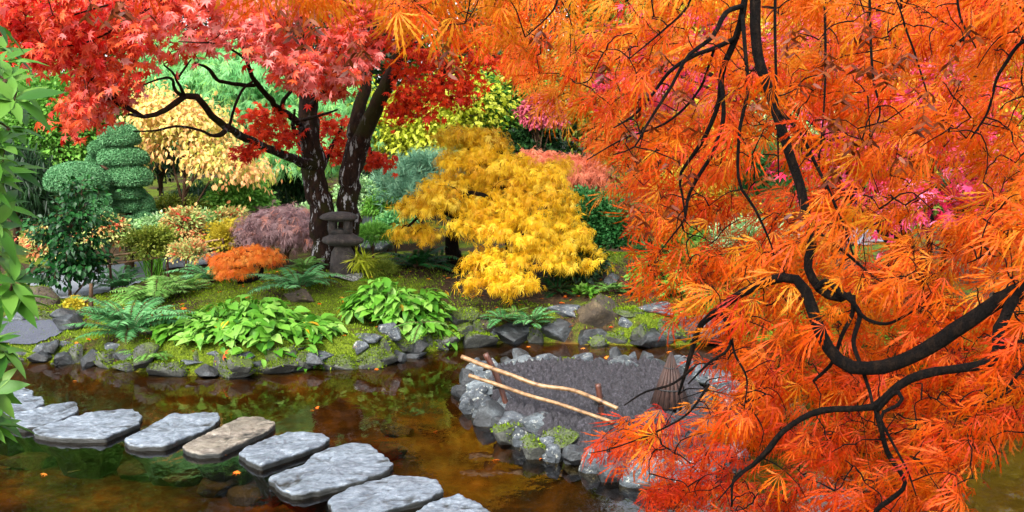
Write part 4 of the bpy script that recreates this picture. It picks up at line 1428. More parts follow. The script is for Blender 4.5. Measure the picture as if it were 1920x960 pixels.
shrub('leafy_shrub', 'grey green shrub between the green pine and magenta maple', 'shrub', 1590, 340, 430, 110, 13, 'green', BLADE, .09, 200, 28, .1, .04)
shrub('low_plant', 'low leafy plants on the bank above the blue grey stones', 'plant', 1225, 498, 548, 90, 12.4, 'hosta', OVATE, .07, 70, 8, .1, 0)
shrub('low_plant', 'mossy low shrub right of the low leafy plants', 'plant', 1300, 470, 530, 110, 13.2, 'olive', DIAM, .05, 130, 24, .1, 0)
shrub('low_plant', 'small bright leafed sprig above the biggest boulder', 'plant', 1096, 540, 562, 40, 11.6, 'hosta', OVATE, .06, 20, 7, .1, 0)
shrub('moss_ball', 'round dark moss covered mound beside the lantern', 'plant', 715, 492, 526, 54, 11.9, 'olive', BLADE, .03, 200, 30, .0, 0, None, None, -.2, .85, .03)
shrub('variegated_tuft', 'striped yellow green tuft right behind the lantern foot', 'plant', 678, 478, 514, 40, 12.3, 'lime', BLADE, .16, 26, 8, .45, 0)
shrub('yellow_tuft', 'small yellow green plant in front of the camellia stems', 'plant', 143, 560, 580, 36, 11.9, 'gold', DIAM, .04, 40, 14, .1, 0)

# magenta maple at the right
mg = thing('magenta_maple', 'magenta pink maple seen through the orange leaves at right', 'tree', (*at(1850, 470, 9.0)[:2], float(hgt(*at(1850, 470, 9.0)[:2]))))
me_ = [px_ell(1640, 250, 190, 130, 9.2), px_ell(1780, 190, 200, 130, 9), px_ell(1860, 290, 190, 130, 8.6), px_ell(1700, 350, 200, 100, 8.8), px_ell(1540, 330, 150, 80, 9.3), px_ell(1750, 400, 120, 90, 8.6),
       px_ell(1960, 330, 160, 190, 8.8), px_ell(1550, 100, 260, 190, 10.5), px_ell(1800, 60, 260, 160, 10), px_ell(1250, 120, 330, 200, 11.5)]
P, D, N, V, cc = crown_pts(me_, 330, 9, .16, .3, .45)
MB().leaves(STAR, P, D, N, .085 * rng.uniform(.7, 1.2, len(P)), V).build('crown', M['magenta'], mg)
wd = MB(); wood(wd, mg.location, cc, .09, 26); wd.build('trunk', M['bark_black'], mg)

# ------------------------------------------------------------------ clipped topiary
def topiary(label, pads, Y, trunk_px):
    g = at(trunk_px[0], trunk_px[1], Y)
    z0 = float(hgt(g[0], Y))
    t = thing('clipped_topiary', label, 'topiary', (g[0], Y, z0), None)
    tops = []
    for (px, py, w, h, dy) in pads:
        c, r = px_ell(px, py, w * .95, h, Y + dy)
        r = np.array([r[0], r[0] * .9, r[2] * 1.22])
        c = np.array(c) - [0, 0, r[2] * .22]
        mb = MB()
        B = ICO_V.copy()
        B[:, 2] = np.where(B[:, 2] < -.35, -.35 + (B[:, 2] + .35) * .35, B[:, 2])
        B = B * (1 + .06 * fbm(ICO_V * 2.5 + px, px % 50, 3))[:, None]
        mb.add(B * r * .95 + c, ICO_F, .3)
        n = int(3000 + 75 * w * h / 40)
        d = norm(rng.normal(0, 1, (n, 3)))
        d2 = d.copy(); d2[:, 2] = np.where(d2[:, 2] < -.35, -.35 + (d2[:, 2] + .35) * .35, d2[:, 2])
        d2 = d2 * (1 + .06 * fbm(d * 2.5 + px, px % 50, 3))[:, None]
        P = c + d2 * r * rng.uniform(.95, 1.02, n)[:, None]
        o = norm(d / r)
        mb.leaves(DIAM, P, o + rng.normal(0, .7, (n, 3)), o + UP * .4 + rng.normal(0, .4, (n, 3)), .025 * rng.uniform(.7, 1.3, n), np.clip(.5 + .3 * fbm(P * 9, 3, 2) + rng.normal(0, .18, n), 0, 1))
        mb.build('foliage_pad', M['topiary'], t)
        tops.append(c)
    tops = np.array(tops)
    tr = MB()
    tr.tubes(spline(np.array([[g[0], Y, z0 - .05], [g[0] + .03, Y, (z0 + tops[:, 2].max()) / 2], tops[np.argmax(tops[:, 2])]]), 14), np.linspace(.07, .025, 14), 8, rough=.1)
    for c in tops:
        a = np.array([g[0], Y, max(z0, c[2] - .18)])
        tr.tubes(spline(np.array([a, (a + c) / 2 + [0, 0, -.03], c]), 6), np.linspace(.03, .014, 6), 5)
    tr.build('trunk', M['bark'], t)


topiary('tall cloud pruned topiary of stacked flat pads, the right one of two', [(224, 252, 78, 44, 0), (231, 292, 96, 36, 0), (242, 328, 88, 44, -.05), (233, 359, 78, 28, 0), (237, 384, 60, 26, 0), (272, 380, 34, 34, .1), (266, 410, 50, 26, 0), (236, 424, 46, 38, -.2),
                                                                      (186, 276, 40, 26, .2), (178, 300, 34, 22, .3), (200, 310, 40, 26, .4), (284, 402, 26, 26, .2)], 15.2, (240, 440))
topiary('low cloud pruned topiary with a broad dome top, the left one of two', [(143, 332, 120, 58, 0), (180, 374, 58, 32, 0), (188, 404, 64, 36, -.1), (150, 392, 60, 40, .15), (196, 428, 40, 26, -.1)], 14.7, (160, 450))

fern('large blue green sword fern at the left end of the moss bank', 243, 632, .72, 24, 'fern', (25, 80))
fern('airy light green fern behind the large sword fern', 292, 570, .6, 24, 'fernlight', (30, 85), pairs=20, wpin=.22)
fern('pale feathery fern left of the airy light fern', 228, 545, .55, 20, 'fern', (30, 80))
fern('dark arching fern left of the orange dwarf maple', 398, 532, .58, 18, 'fern', (30, 80))
fern('blue green sword fern left of the lantern', 563, 545, .62, 20, 'fern', (25, 70))
fern('yellow green fern behind the sword fern by the lantern', 572, 515, .36, 18, 'fernlight', (40, 85))
fern('dark green fern in the shade under the golden maple', 785, 505, .55, 24, 'ferndark', (25, 80))
fern('second dark fern close to the golden maple trunk', 822, 500, .36, 16, 'ferndark', (25, 80))
fern('small grey green fern trailing down the moss bank to the water', 290, 668, .34, 16, 'fernlight', (0, 50), pairs=16, wpin=.2)
fern('fern on the moss between the airy fern and the dark fern', 345, 548, .45, 18, 'fernlight', (20, 75))
wl_ = hit(938, 600)
fern('dark green fern hanging on the pond wall, left of its bushy neighbour', 940, 606, .3, 14, 'fern', (-20, 60), loc=at(940, 600, wl_[1] - .12))
fern('bushy bright fern on the pond wall under the golden maple', 1000, 600, .32, 20, 'fern', (0, 75), loc=at(998, 606, wl_[1] - .14))
fern('small fern on the pond wall between two larger wall ferns', 966, 590, .2, 10, 'fernlight', (0, 70), loc=at(965, 588, wl_[1] - .1))

# tall blades by the path
bl = hit(290, 520)
tb = thing('iris_clump', 'clump of tall upright green blades beside the pale path', 'plant', bl)
n = 60
P = bl + rng.normal(0, .07, (n, 3)) * [1, 1, 0]
MB().leaves([t_blade(.022, .1), t_blade(.018, .3)], P, UP + rng.normal(0, .16, (n, 3)), rng.normal(0, 1, (n, 3)), rng.uniform(.3, .5, n), rng.uniform(.2, .8, n)).build('blades', M['hosta'], tb)

# ------------------------------------------------------------------ hostas
def hosta(label, px, py, rx, ry, hh, n, seed, drop=0.0, yellow=8):
    c = hit(px, py)
    t = thing('leafy_hosta', label, 'plant', c)
    lf, lo, st = MB(), MB(), MB()
    a = rng.uniform(0, 2 * np.pi, n)
    r = np.sqrt(rng.random(n))
    x, y = c[0] + np.cos(a) * r * rx, c[1] + np.sin(a) * r * ry
    kk = sdist(x, y, POND) > .02
    a, r, x, y = a[kk], r[kk], x[kk], y[kk]
    n = len(x)
    dome = hh * (1 - .8 * r ** 2.2) * (1 + .35 * vnoise(np.stack([x * 4, y * 4, x * 0], -1), seed)) * rng.uniform(.6, 1.08, n)
    z = hgt(x, y) + .03 + dome
    out = np.stack([np.cos(a), np.sin(a) - .25, np.zeros(n)], -1)
    az = rng.normal(0, .8, n)
    o2 = np.stack([out[:, 0] * np.cos(az) - out[:, 1] * np.sin(az), out[:, 0] * np.sin(az) + out[:, 1] * np.cos(az), np.zeros(n)], -1)
    D = norm(o2 + UP * rng.uniform(-.55, .5, n)[:, None])
    N = norm(UP + out * .3 + rng.normal(0, .3, (n, 3)))
    P = np.stack([x, y, z], -1)
    S = rng.uniform(.07, .16, n)
    V = np.clip(rng.normal(.55, .27, n), 0, 1)
    ye = np.zeros(n, bool)
    ye[rng.choice(np.argsort(P[:, 2] + y * .2)[:n // 2], yellow, replace=False)] = True
    lf.leaves(BROAD, P[~ye], D[~ye], N[~ye], S[~ye], V[~ye])
    lo.leaves(BROAD, P[ye], D[ye] - UP * .4, N[ye], S[ye], V[ye])
    lf.build('leaves', M['hosta'], t)
    lo.build('yellow_leaves', M['hostay'], t)
    g = np.stack([c[0] + (x - c[0]) * .55, c[1] + (y - c[1]) * .55, hgt(x, y)], -1)
    T = np.stack([g, (g + P) / 2 + UP * .03, P], 1)
    st.tubes(T, np.tile([.004, .0035, .003], (n, 1)), 4)
    st.build('stems', M['hosta'], t)
    return t


hosta('wide patch of bright green hostas with a few yellow leaves on the moss bank', 462, 632, 0.83, .44, .25, 760, 5, yellow=12)
hosta('domed bright green hosta clump whose leaves hang over the stone wall', 748, 606, .52, .34, .37, 560, 6, yellow=5)
fern('brown tinged frond hanging over the wall from the domed hosta', 792, 620, .34, 4, 'fernlight', (-10, 30), loc=at(790, 606, 9.75))

# ------------------------------------------------------------------ camellia sapling and stake
cm = hit(132, 556)
ct = thing('camellia', 'young dark glossy camellia tree beside the pale path', 'tree', cm)
Yc = cm[1]
E = [px_ell(150, 400, 110, 110, Yc, .3), px_ell(130, 460, 130, 100, Yc, .35), px_ell(155, 360, 70, 60, Yc, .2), px_ell(110, 505, 110, 60, Yc, .3), px_ell(160, 490, 70, 70, Yc, .3), px_ell(95, 430, 80, 80, Yc, .25)]
P, D, N, V, cc = crown_pts(E, 210, 10, .06, .1, .25)
MB().leaves(OVATE, P, D, N, .075 * rng.uniform(.7, 1.2, len(P)), V, 1.2).build('crown', M['camellia'], ct)
tw = MB()
trunk_line = spline(np.array([cm - [0, 0, .05], at(128, 500, Yc), at(130, 440, Yc), at(150, 380, Yc), at(155, 345, Yc)]), 24)
tw.tubes(trunk_line, np.linspace(.022, .006, 24), 7, rough=.1)
l2 = spline(np.array([cm + [.03, 0, 0], at(160, 525, Yc), at(168, 480, Yc), at(172, 430, Yc)]), 14)
tw.tubes(l2, np.linspace(.012, .004, 14), 6)
g_, r_ = grow([trunk_line[4:], l2[4:]], cc, .006, .1)
tw.tubes(g_, r_, 4)
tw.build('trunk', M['bark'], ct)
sk = hit(172, 602)
st = thing('wooden_stake', 'short dark wooden stake with a stub crosspiece on the moss by the gravel', 'stake', sk)
mbs = MB()
mbs.tubes(spline(np.array([sk - [0, 0, .06], sk + [.0, 0, .15], sk + [.012, 0, .40]]), 14), np.linspace(.026, .02, 14), 8, rough=.12)
mbs.build('stake', M['bark'], st)
mbs = MB(); mbs.tubes(spline(np.array([sk + [-.07, .01, .2], sk + [0, -.012, .23], sk + [.05, 0, .25]]), 8), np.full(8, .011), 6, rough=.1)
mbs.build('stub', M['bark'], st)

# low bamboo edging rail beside the far path
fb = thing('edging_rail', 'thin two bar bamboo rail along the border behind the pale path', 'railing', hit(300, 478))
for (a_, b_) in (((196, 482), (420, 448)), ((205, 496), (425, 462))):
    MB().tubes(spline(np.array([at(*a_, 13.6), at((a_[0] + b_[0]) / 2, (a_[1] + b_[1]) / 2 + 1, 13.9), at(*b_, 14.2)]), 20), np.full(20, .014), 7).build('rail', M['bamboo'], fb)
for px, py, Y in ((205, 478, 13.62), (312, 462, 13.9), (418, 446, 14.18)):
    p = at(px, py, Y)
    MB().tubes(spline(np.array([p, [p[0], p[1] + .03, float(hgt(p[0], p[1])) - .05]]), 8), np.full(8, .016), 7).build('post', M['postwood'], fb)

# ------------------------------------------------------------------ small orange dwarf maple with a bent trunk
Yd = hit(480, 528)[1]
dm = thing('dwarf_maple', 'small rusty orange dwarf maple with a bent dark trunk on the moss', 'tree', hit(480, 528))
E = [px_ell(470, 484, 105, 46, Yd, .3), px_ell(425, 492, 70, 34, Yd, .25), px_ell(440, 510, 90, 28, Yd, .28), px_ell(505, 490, 40, 36, Yd, .2)]
P, D, N, V, cc = crown_pts(E, 150, 12, .045, .6, .65, -.2, .5, .35)
MB().leaves(LACE_S, P, D, N, .062 * rng.uniform(.7, 1.2, len(P)), V).build('crown', M['rust'], dm)
w_ = MB()
l1 = limb(w_, [(446, 528, Yd, 5), (470, 526, Yd, 5), (486, 518, Yd - .03, 4.6), (490, 504, Yd, 4), (482, 494, Yd, 3), (468, 486, Yd, 2)], 20, 8, .12)
g_, r_ = grow([l1], cc[::4], .005, .2)
w_.tubes(g_, r_, 4)
w_.build('trunk', M['bark_black'], dm)

# ------------------------------------------------------------------ golden lace-leaf maple
gb = hit(850, 508)
Yg = 12.0
gm = thing('golden_maple', 'golden yellow weeping lace leaf maple cascading over the bank', 'tree', gb)
PADS = [(872, 262, 120, 46, 0, .3), (915, 275, 90, 60, .05, .3), (905, 315, 180, 70, -.1, .45), (960, 350, 180, 90, -.05, .5), (850, 365, 150, 80, -.2, .45), (800, 395, 120, 70, -.15, .35), (925, 395, 130, 60, -.40, .35),
        (1010, 395, 150, 110, -.1, .5), (775, 440, 90, 40, -.2, .25), (960, 440, 160, 80, -.5, .4), (895, 428, 110, 50, -.45, .35), (1050, 450, 130, 90, -.1, .45), (1085, 490, 90, 60, -.1, .3), (1000, 490, 150, 60, -.55, .35),
        (925, 500, 120, 60, -.75, .3), (920, 538, 110, 56, -.95, .25), (965, 535, 80, 60, -.95, .25), (1040, 330, 60, 60, .2, .4)]
E = [px_ell(a, b, w, h, Yg + dy, dd) for a, b, w, h, dy, dd in PADS]
P, D, N, V, cc = crown_pts(E, 850, 14, .055, .68, .72, -.3, .5)
ok = P[:, 2] > hgt(P[:, 0], P[:, 1]) + .03
MB().leaves(LACE_S, P[ok], D[ok], N[ok], .086 * rng.uniform(.7, 1.2, int(ok.sum())), V[ok]).build('crown', M['yellow'], gm)
w_ = MB()
L = [limb(w_, [(850, 516, gb[1], 20), (850, 490, gb[1], 15), (846, 455, 12.1, 13), (858, 415, 12.0, 11), (875, 375, 12.0, 9), (885, 320, 12.0, 7), (880, 275, 12.0, 4)], 28, 10, .12, 3)]
for br in ([(860, 410, 12, 7), (830, 395, 11.9, 5), (795, 400, 11.9, 3.5), (765, 425, 11.8, 2)], [(875, 375, 12, 7), (930, 350, 11.9, 5), (1000, 370, 11.9, 4), (1055, 430, 11.9, 3), (1095, 485, 11.9, 2)],
           [(860, 410, 12, 7), (910, 410, 11.7, 5), (950, 450, 11.4, 4), (940, 510, 11.1, 3), (935, 545, 11.05, 1.5)], [(885, 320, 12, 5), (930, 285, 12, 3.5), (985, 310, 12, 2.5), (1040, 345, 12.1, 1.5)],
           [(858, 372, 11.8, 5), (880, 362, 11.6, 4), (905, 366, 11.5, 4), (930, 380, 11.5, 3), (990, 450, 11.4, 2)]):
    L.append(limb(w_, br, 20, 6, .1, 4))
g_, r_ = grow(L, cc[::4], .004, .2)
w_.tubes(g_, r_, 4)
w_.build('trunk', M['bark_black'], gm)

# ------------------------------------------------------------------ forked red maple behind the lantern
rb = hit(628, 506)
rm = thing('red_maple', 'forked red maple with lichened trunks and pink red leaves behind the lantern', 'tree', (rb[0], 12.25, rb[2]))
Yr = 12.25
SK = []
tk = MB()
SK.append(limb(tk, [(612, 522, Yr, 27), (609, 480, Yr, 24), (606, 430, Yr, 24), (600, 380, Yr, 23), (590, 335, Yr, 22), (582, 280, Yr, 21), (578, 220, Yr, 19), (576, 150, Yr, 16), (573, 70, Yr, 13), (568, -20, Yr, 9), (560, -120, Yr, 5)], 44, 14, .14, 1))
tk.build('trunk', M['bark_red'], rm)
tk = MB()
SK.append(limb(tk, [(650, 522, Yr + .1, 24), (651, 470, Yr + .1, 21), (652, 400, Yr + .1, 20), (656, 340, Yr + .1, 20), (666, 290, Yr + .1, 21), (680, 255, Yr, 16), (700, 210, Yr, 15), (722, 165, Yr, 14), (742, 120, Yr, 13), (757, 75, Yr, 11), (775, 20, Yr, 9), (800, -70, Yr, 6)], 44, 14, .14, 2))
SK.append(limb(tk, [(660, 300, Yr + .1, 15), (664, 250, Yr + .2, 14), (672, 210, Yr + .2, 12), (684, 165, Yr + .25, 11), (694, 110, Yr + .3, 9), (700, 40, Yr + .3, 7), (690, -60, Yr + .3, 5)], 30, 12, .12, 3))
tk.build('trunk', M['bark_red'], rm)
bk = MB()
BR = [
    [(596, 316, Yr, 13), (560, 303, Yr - .3, 9), (520, 285, 11.5, 8), (480, 268, 11.1, 7.5), (440, 248, 10.7, 7), (410, 228, 10.4, 7), (391, 212, 10.2, 6.5), (381, 192, 10.1, 6.5), (364, 180, 10.0, 6.5), (345, 181, 9.9, 6), (325, 196, 9.8, 5.5), (300, 212, 9.6, 5), (268, 219, 9.4, 4), (240, 214, 9.3, 2.5)],
    [(222, 195, 9.4, 4), (214, 182, 9.4, 5.5), (218, 160, 9.4, 5), (205, 148, 9.4, 3), (190, 140, 9.3, 2)],
    [(214, 186, 9.4, 5), (200, 178, 9.3, 4), (182, 165, 9.2, 3), (170, 150, 9.1, 2)],
    [(268, 219, 9.4, 4), (245, 205, 9.4, 4.5), (222, 195, 9.4, 4.5)],
    [(426, 240, 10.5, 4.5), (415, 252, 10.4, 5.5), (396, 254, 10.3, 3), (370, 243, 10.1, 2.6), (330, 237, 9.9, 2.4), (290, 245, 9.7, 2), (250, 246, 9.5, 1.2)],
    [(430, 236, 10.6, 3), (440, 200, 10.6, 2.6), (455, 168, 10.7, 2.4), (475, 152, 10.8, 2)],
    [(345, 181, 9.9, 4), (328, 168, 9.8, 3.2), (322, 148, 9.7, 2.6), (300, 148, 9.6, 2), (262, 162, 9.4, 1.4)],
    [(346, 180, 9.9, 3.4), (334, 155, 9.7, 2.8), (325, 138, 9.5, 2.2), (308, 122, 9.3, 1.6)],
    [(331, 150, 9.7, 2.4), (345, 130, 9.5, 2), (358, 112, 9.3, 1.4)],
    [(580, 262, Yr, 9), (560, 232, Yr - .25, 7), (545, 218, 11.8, 6.5), (520, 202, 11.5, 6), (500, 178, 11.2, 5.5), (482, 158, 11, 5), (470, 138, 10.8, 4.5), (464, 115, 10.6, 4), (458, 88, 10.4, 3), (440, 60, 10.1, 2)],
    [(528, 205, 11.5, 4.5), (532, 188, 11.4, 4), (548, 168, 11.2, 4), (562, 150, 11, 3)],
    [(478, 160, 11, 4), (455, 160, 10.8, 4), (430, 155, 10.5, 3.5), (410, 152, 10.3, 3.5), (399, 138, 10.2, 4), (388, 126, 10.1, 3), (365, 118, 9.9, 1.6)],
    [(552, 228, 11.9, 4), (580, 222, 11.6, 3), (608, 214, 11.3, 2.6), (632, 206, 11.1, 1.6)],
    [(566, 240, 12, 3.5), (556, 250, 11.7, 5), (550, 236, 11.6, 4), (553, 205, 11.4, 2)],
    [(464, 115, 10.6, 2.6), (440, 96, 10.1, 2.2), (405, 82, 9.6, 1.8), (370, 80, 9.2, 1.4), (335, 78, 9, 1)],
    [(580, 200, Yr, 6), (600, 180, 11.8, 5), (618, 150, 11.4, 4), (630, 120, 11, 3), (640, 80, 10.6, 2)],
    [(576, 130, Yr, 6), (540, 90, 11.6, 5), (500, 60, 11, 4), (440, 30, 10.2, 3), (380, 10, 9.6, 2)],
    [(573, 70, Yr, 6), (520, 30, 11.6, 5), (440, -10, 10.8, 4), (330, -20, 9.8, 3), (200, 10, 9, 2), (100, 40, 8.6, 1.4)],
    [(330, -20, 9.8, 3), (240, 40, 9.2, 2.4), (160, 80, 8.9, 1.8), (80, 90, 8.7, 1.2)],
    [(757, 75, Yr, 7), (790, 90, 12, 6), (822, 115, 11.8, 6), (832, 145, 11.7, 5), (815, 168, 11.6, 3.5), (800, 192, 11.5, 2)],
    [(742, 120, Yr, 5), (790, 60, 12, 5), (860, 40, 11.6, 4), (930, 70, 11.2, 3), (985, 110, 11, 2)],
    [(700, 215, Yr, 5), (690, 260, Yr + .4, 4), (700, 290, Yr + .6, 3), (720, 300, Yr + .6, 2)],
    [(600, 330, Yr + .2, 5), (620, 280, Yr + .5, 4), (640, 240, Yr + .6, 3)],
    [(700, 40, Yr, 5), (680, -20, 11.6, 4), (640, -40, 11, 3), (600, -30, 10.4, 2)],
]
for q, b in enumerate(BR):
    SK.append(limb(bk, b, 24, 7, .16, q))
bk.build('branch', M['bark_red'], rm)


def poly_mask(px, py, poly):
    return sdist(px, py, poly) < 0


def sample_px(poly, n, gaps=()):
    A = np.array(poly, float)
    out = []
    while len(out) < n:
        x = rng.uniform(A[:, 0].min(), A[:, 0].max(), n * 2)
        y = rng.uniform(A[:, 1].min(), A[:, 1].max(), n * 2)
        k = poly_mask(x, y, poly)
        for (gx, gy, rx, ry, pr) in gaps:
            k &= ~((((x - gx) / rx) ** 2 + ((y - gy) / ry) ** 2 < 1) & (rng.random(len(x)) < pr))
        out += list(zip(x[k], y[k]))
    return np.array(out[:n])


def sprays(PX, Yv, skel, tmpl, leaf, per, fdir, spread, vfun, r0, lift=.1, fl=.5, tn=.25):
    """twigs to every spray, leaves along their ends; fdir: the way the leaves hang"""
    T = at(PX[:, 0], PX[:, 1], Yv)
    tw, rr = grow(skel, T, r0, lift)
    n = len(T)
    k = np.repeat(np.arange(n), per)
    m = len(k)
    s = rng.uniform(0, 1, m)
    e = norm(tw[:, -1] - tw[:, -2])
    back = np.minimum(np.linalg.norm(tw[:, -1] - tw[:, 0], axis=1), spread * 1.6)
    P = T[k] - e[k] * (s * back[k])[:, None] * .7 + rng.normal(0, spread * .38, (m, 3)) * np.array([1, 1, .7])
    D = norm(norm(fdir)[k] + e[k] * .25 + rng.normal(0, fl, (m, 3)))
    N = norm(np.array([0, -tn, 1 - tn]) + rng.normal(0, .38, (m, 3)))
    V = np.clip(vfun(T)[k] + rng.normal(0, .2, m), 0, 1)
    S = leaf * rng.uniform(.5, 1.2, m)
    # a short stalk joins every leaf to its spray
    A = tw[k, -1] - e[k] * (s * back[k])[:, None] * .7
    st = np.stack([A, (A + P) / 2 + UP * .01, P], 1)
    return tw, rr, (P, D, N, S, V), st


MAINP = [(-40, -40), (-40, 110), (60, 112), (110, 150), (150, 165), (90, 235), (130, 262), (195, 225), (240, 200), (250, 150), (300, 118), (360, 92), (400, 86), (450, 84), (490, 110), (520, 150), (560, 165), (590, 172), (630, 160), (700, 130), (740, 90), (800, 50), (820, -40)]
R1 = sample_px(MAINP, 560, [(300, 140, 40, 20, .6), (480, 150, 30, 40, .5)])
Y1 = 8.6 + (R1[:, 0] / 800) * 2.2 + rng.uniform(-.5, 1.2, len(R1))
R2 = sample_px([(540, 165), (560, 150), (610, 170), (640, 190), (700, 110), (620, 90), (570, 130)], 26)
R3 = sample_px([(450, 215), (520, 205), (560, 245), (560, 270), (510, 268), (470, 255)], 36)
R4 = sample_px([(590, 215), (650, 220), (655, 300), (620, 305), (595, 290)], 30)
R5 = sample_px([(680, 280), (745, 295), (740, 315), (690, 312)], 14)
R6 = sample_px([(735, 110), (800, 90), (870, 120), (910, 165), (890, 205), (840, 195), (810, 225), (745, 232), (735, 190)], 95, [(790, 150, 30, 25, .5)])
R7 = sample_px([(830, 60), (960, 60), (1050, 120), (1010, 160), (930, 150), (880, 130)], 55)
R8 = sample_px([(0, -420), (1050, -420), (1000, -20), (-100, -20)], 520)
R9 = sample_px([(450, 270), (480, 275), (470, 300), (440, 292)], 8)
deep = np.concatenate([R3, R4, R5, R6, R7, R9])
Yd_ = np.concatenate([11.7 + rng.uniform(-.3, .3, len(R3)), 12.7 + rng.uniform(-.2, .4, len(R4)), 12.8 + rng.uniform(-.2, .2, len(R5)), 11.7 + rng.uniform(-.4, .5, len(R6)), 11.3 + rng.uniform(-.4, .5, len(R7)), 11.0 + 0 * R9[:, 0]])
bright = np.concatenate([R1, R2, R8])
Yb = np.concatenate([Y1, 11.2 + rng.uniform(-.3, .3, len(R2)), 9.8 + rng.uniform(-1, 3.2, len(R8))])


def hang(n, T=None, v=(-.35, -.25, -.55), s=.4):
    return np.array(v) + rng.normal(0, s, (n, 3))


twm = MB()
tw, rr, lv, stl = sprays(bright, Yb, SK, STAR, .080, 13, hang(len(bright)), .20, lambda T: .5 + .9 * fbm(T * 1.7, 5, 3), .0045)
twm.tubes(tw, rr, 4)
MB().leaves(STAR, *lv).build('crown', M['red'], rm)
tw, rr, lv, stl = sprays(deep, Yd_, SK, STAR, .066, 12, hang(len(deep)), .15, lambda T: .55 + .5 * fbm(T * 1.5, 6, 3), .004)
twm.tubes(tw, rr, 4)
twm.build('twigs', M['bark_red'], rm)
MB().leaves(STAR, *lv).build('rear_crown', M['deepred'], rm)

# ------------------------------------------------------------------ orange lace-leaf maple hanging over the water in front
om = thing('orange_maple', 'orange lace leaf maple whose dark limbs hang over the pond at right', 'tree', (2.35, 2.75, float(hgt(2.35, 2.75))))
g0 = np.array(om.location)
SK = []
tb = MB()
rt = at(1990, 520, 2.62)
Q = spline(np.array([[*(g0 - [0, 0, .1]), .085], [*(g0 + [-.02, -.03, .5]), .07], [*(g0 + [-.25, -.05, 1.05]), .055], [*rt, .032], [*at(1930, 540, 2.62), .025]]), 30)
tb.tubes(Q[:, :3], Q[:, 3], 12, rough=.1); SK.append(Q[8:])
Q2 = spline(np.array([[*(g0 + [-.1, -.04, .75]), .05], [*(g0 + [-.1, .15, 1.5]), .04], [*at(1830, -250, 2.95), .03], [*at(1600, -330, 3.1), .025], [*at(1440, -200, 3.15), .02], [*at(1414, -60, 3.1), .0165]]), 36)
tb.tubes(Q2[:, :3], Q2[:, 3], 10, rough=.1); SK.append(Q2[8:])
Q3 = spline(np.array([[*at(1600, -330, 3.1), .024], [*at(1200, -380, 3.0), .02], [*at(800, -330, 2.8), .014], [*at(400, -280, 2.7), .008], [*at(150, -220, 2.6), .004]]), 30)
tb.tubes(Q3[:, :3], Q3[:, 3], 8, rough=.1); SK.append(Q3)
tb.build('trunk', M['bark_black'], om)
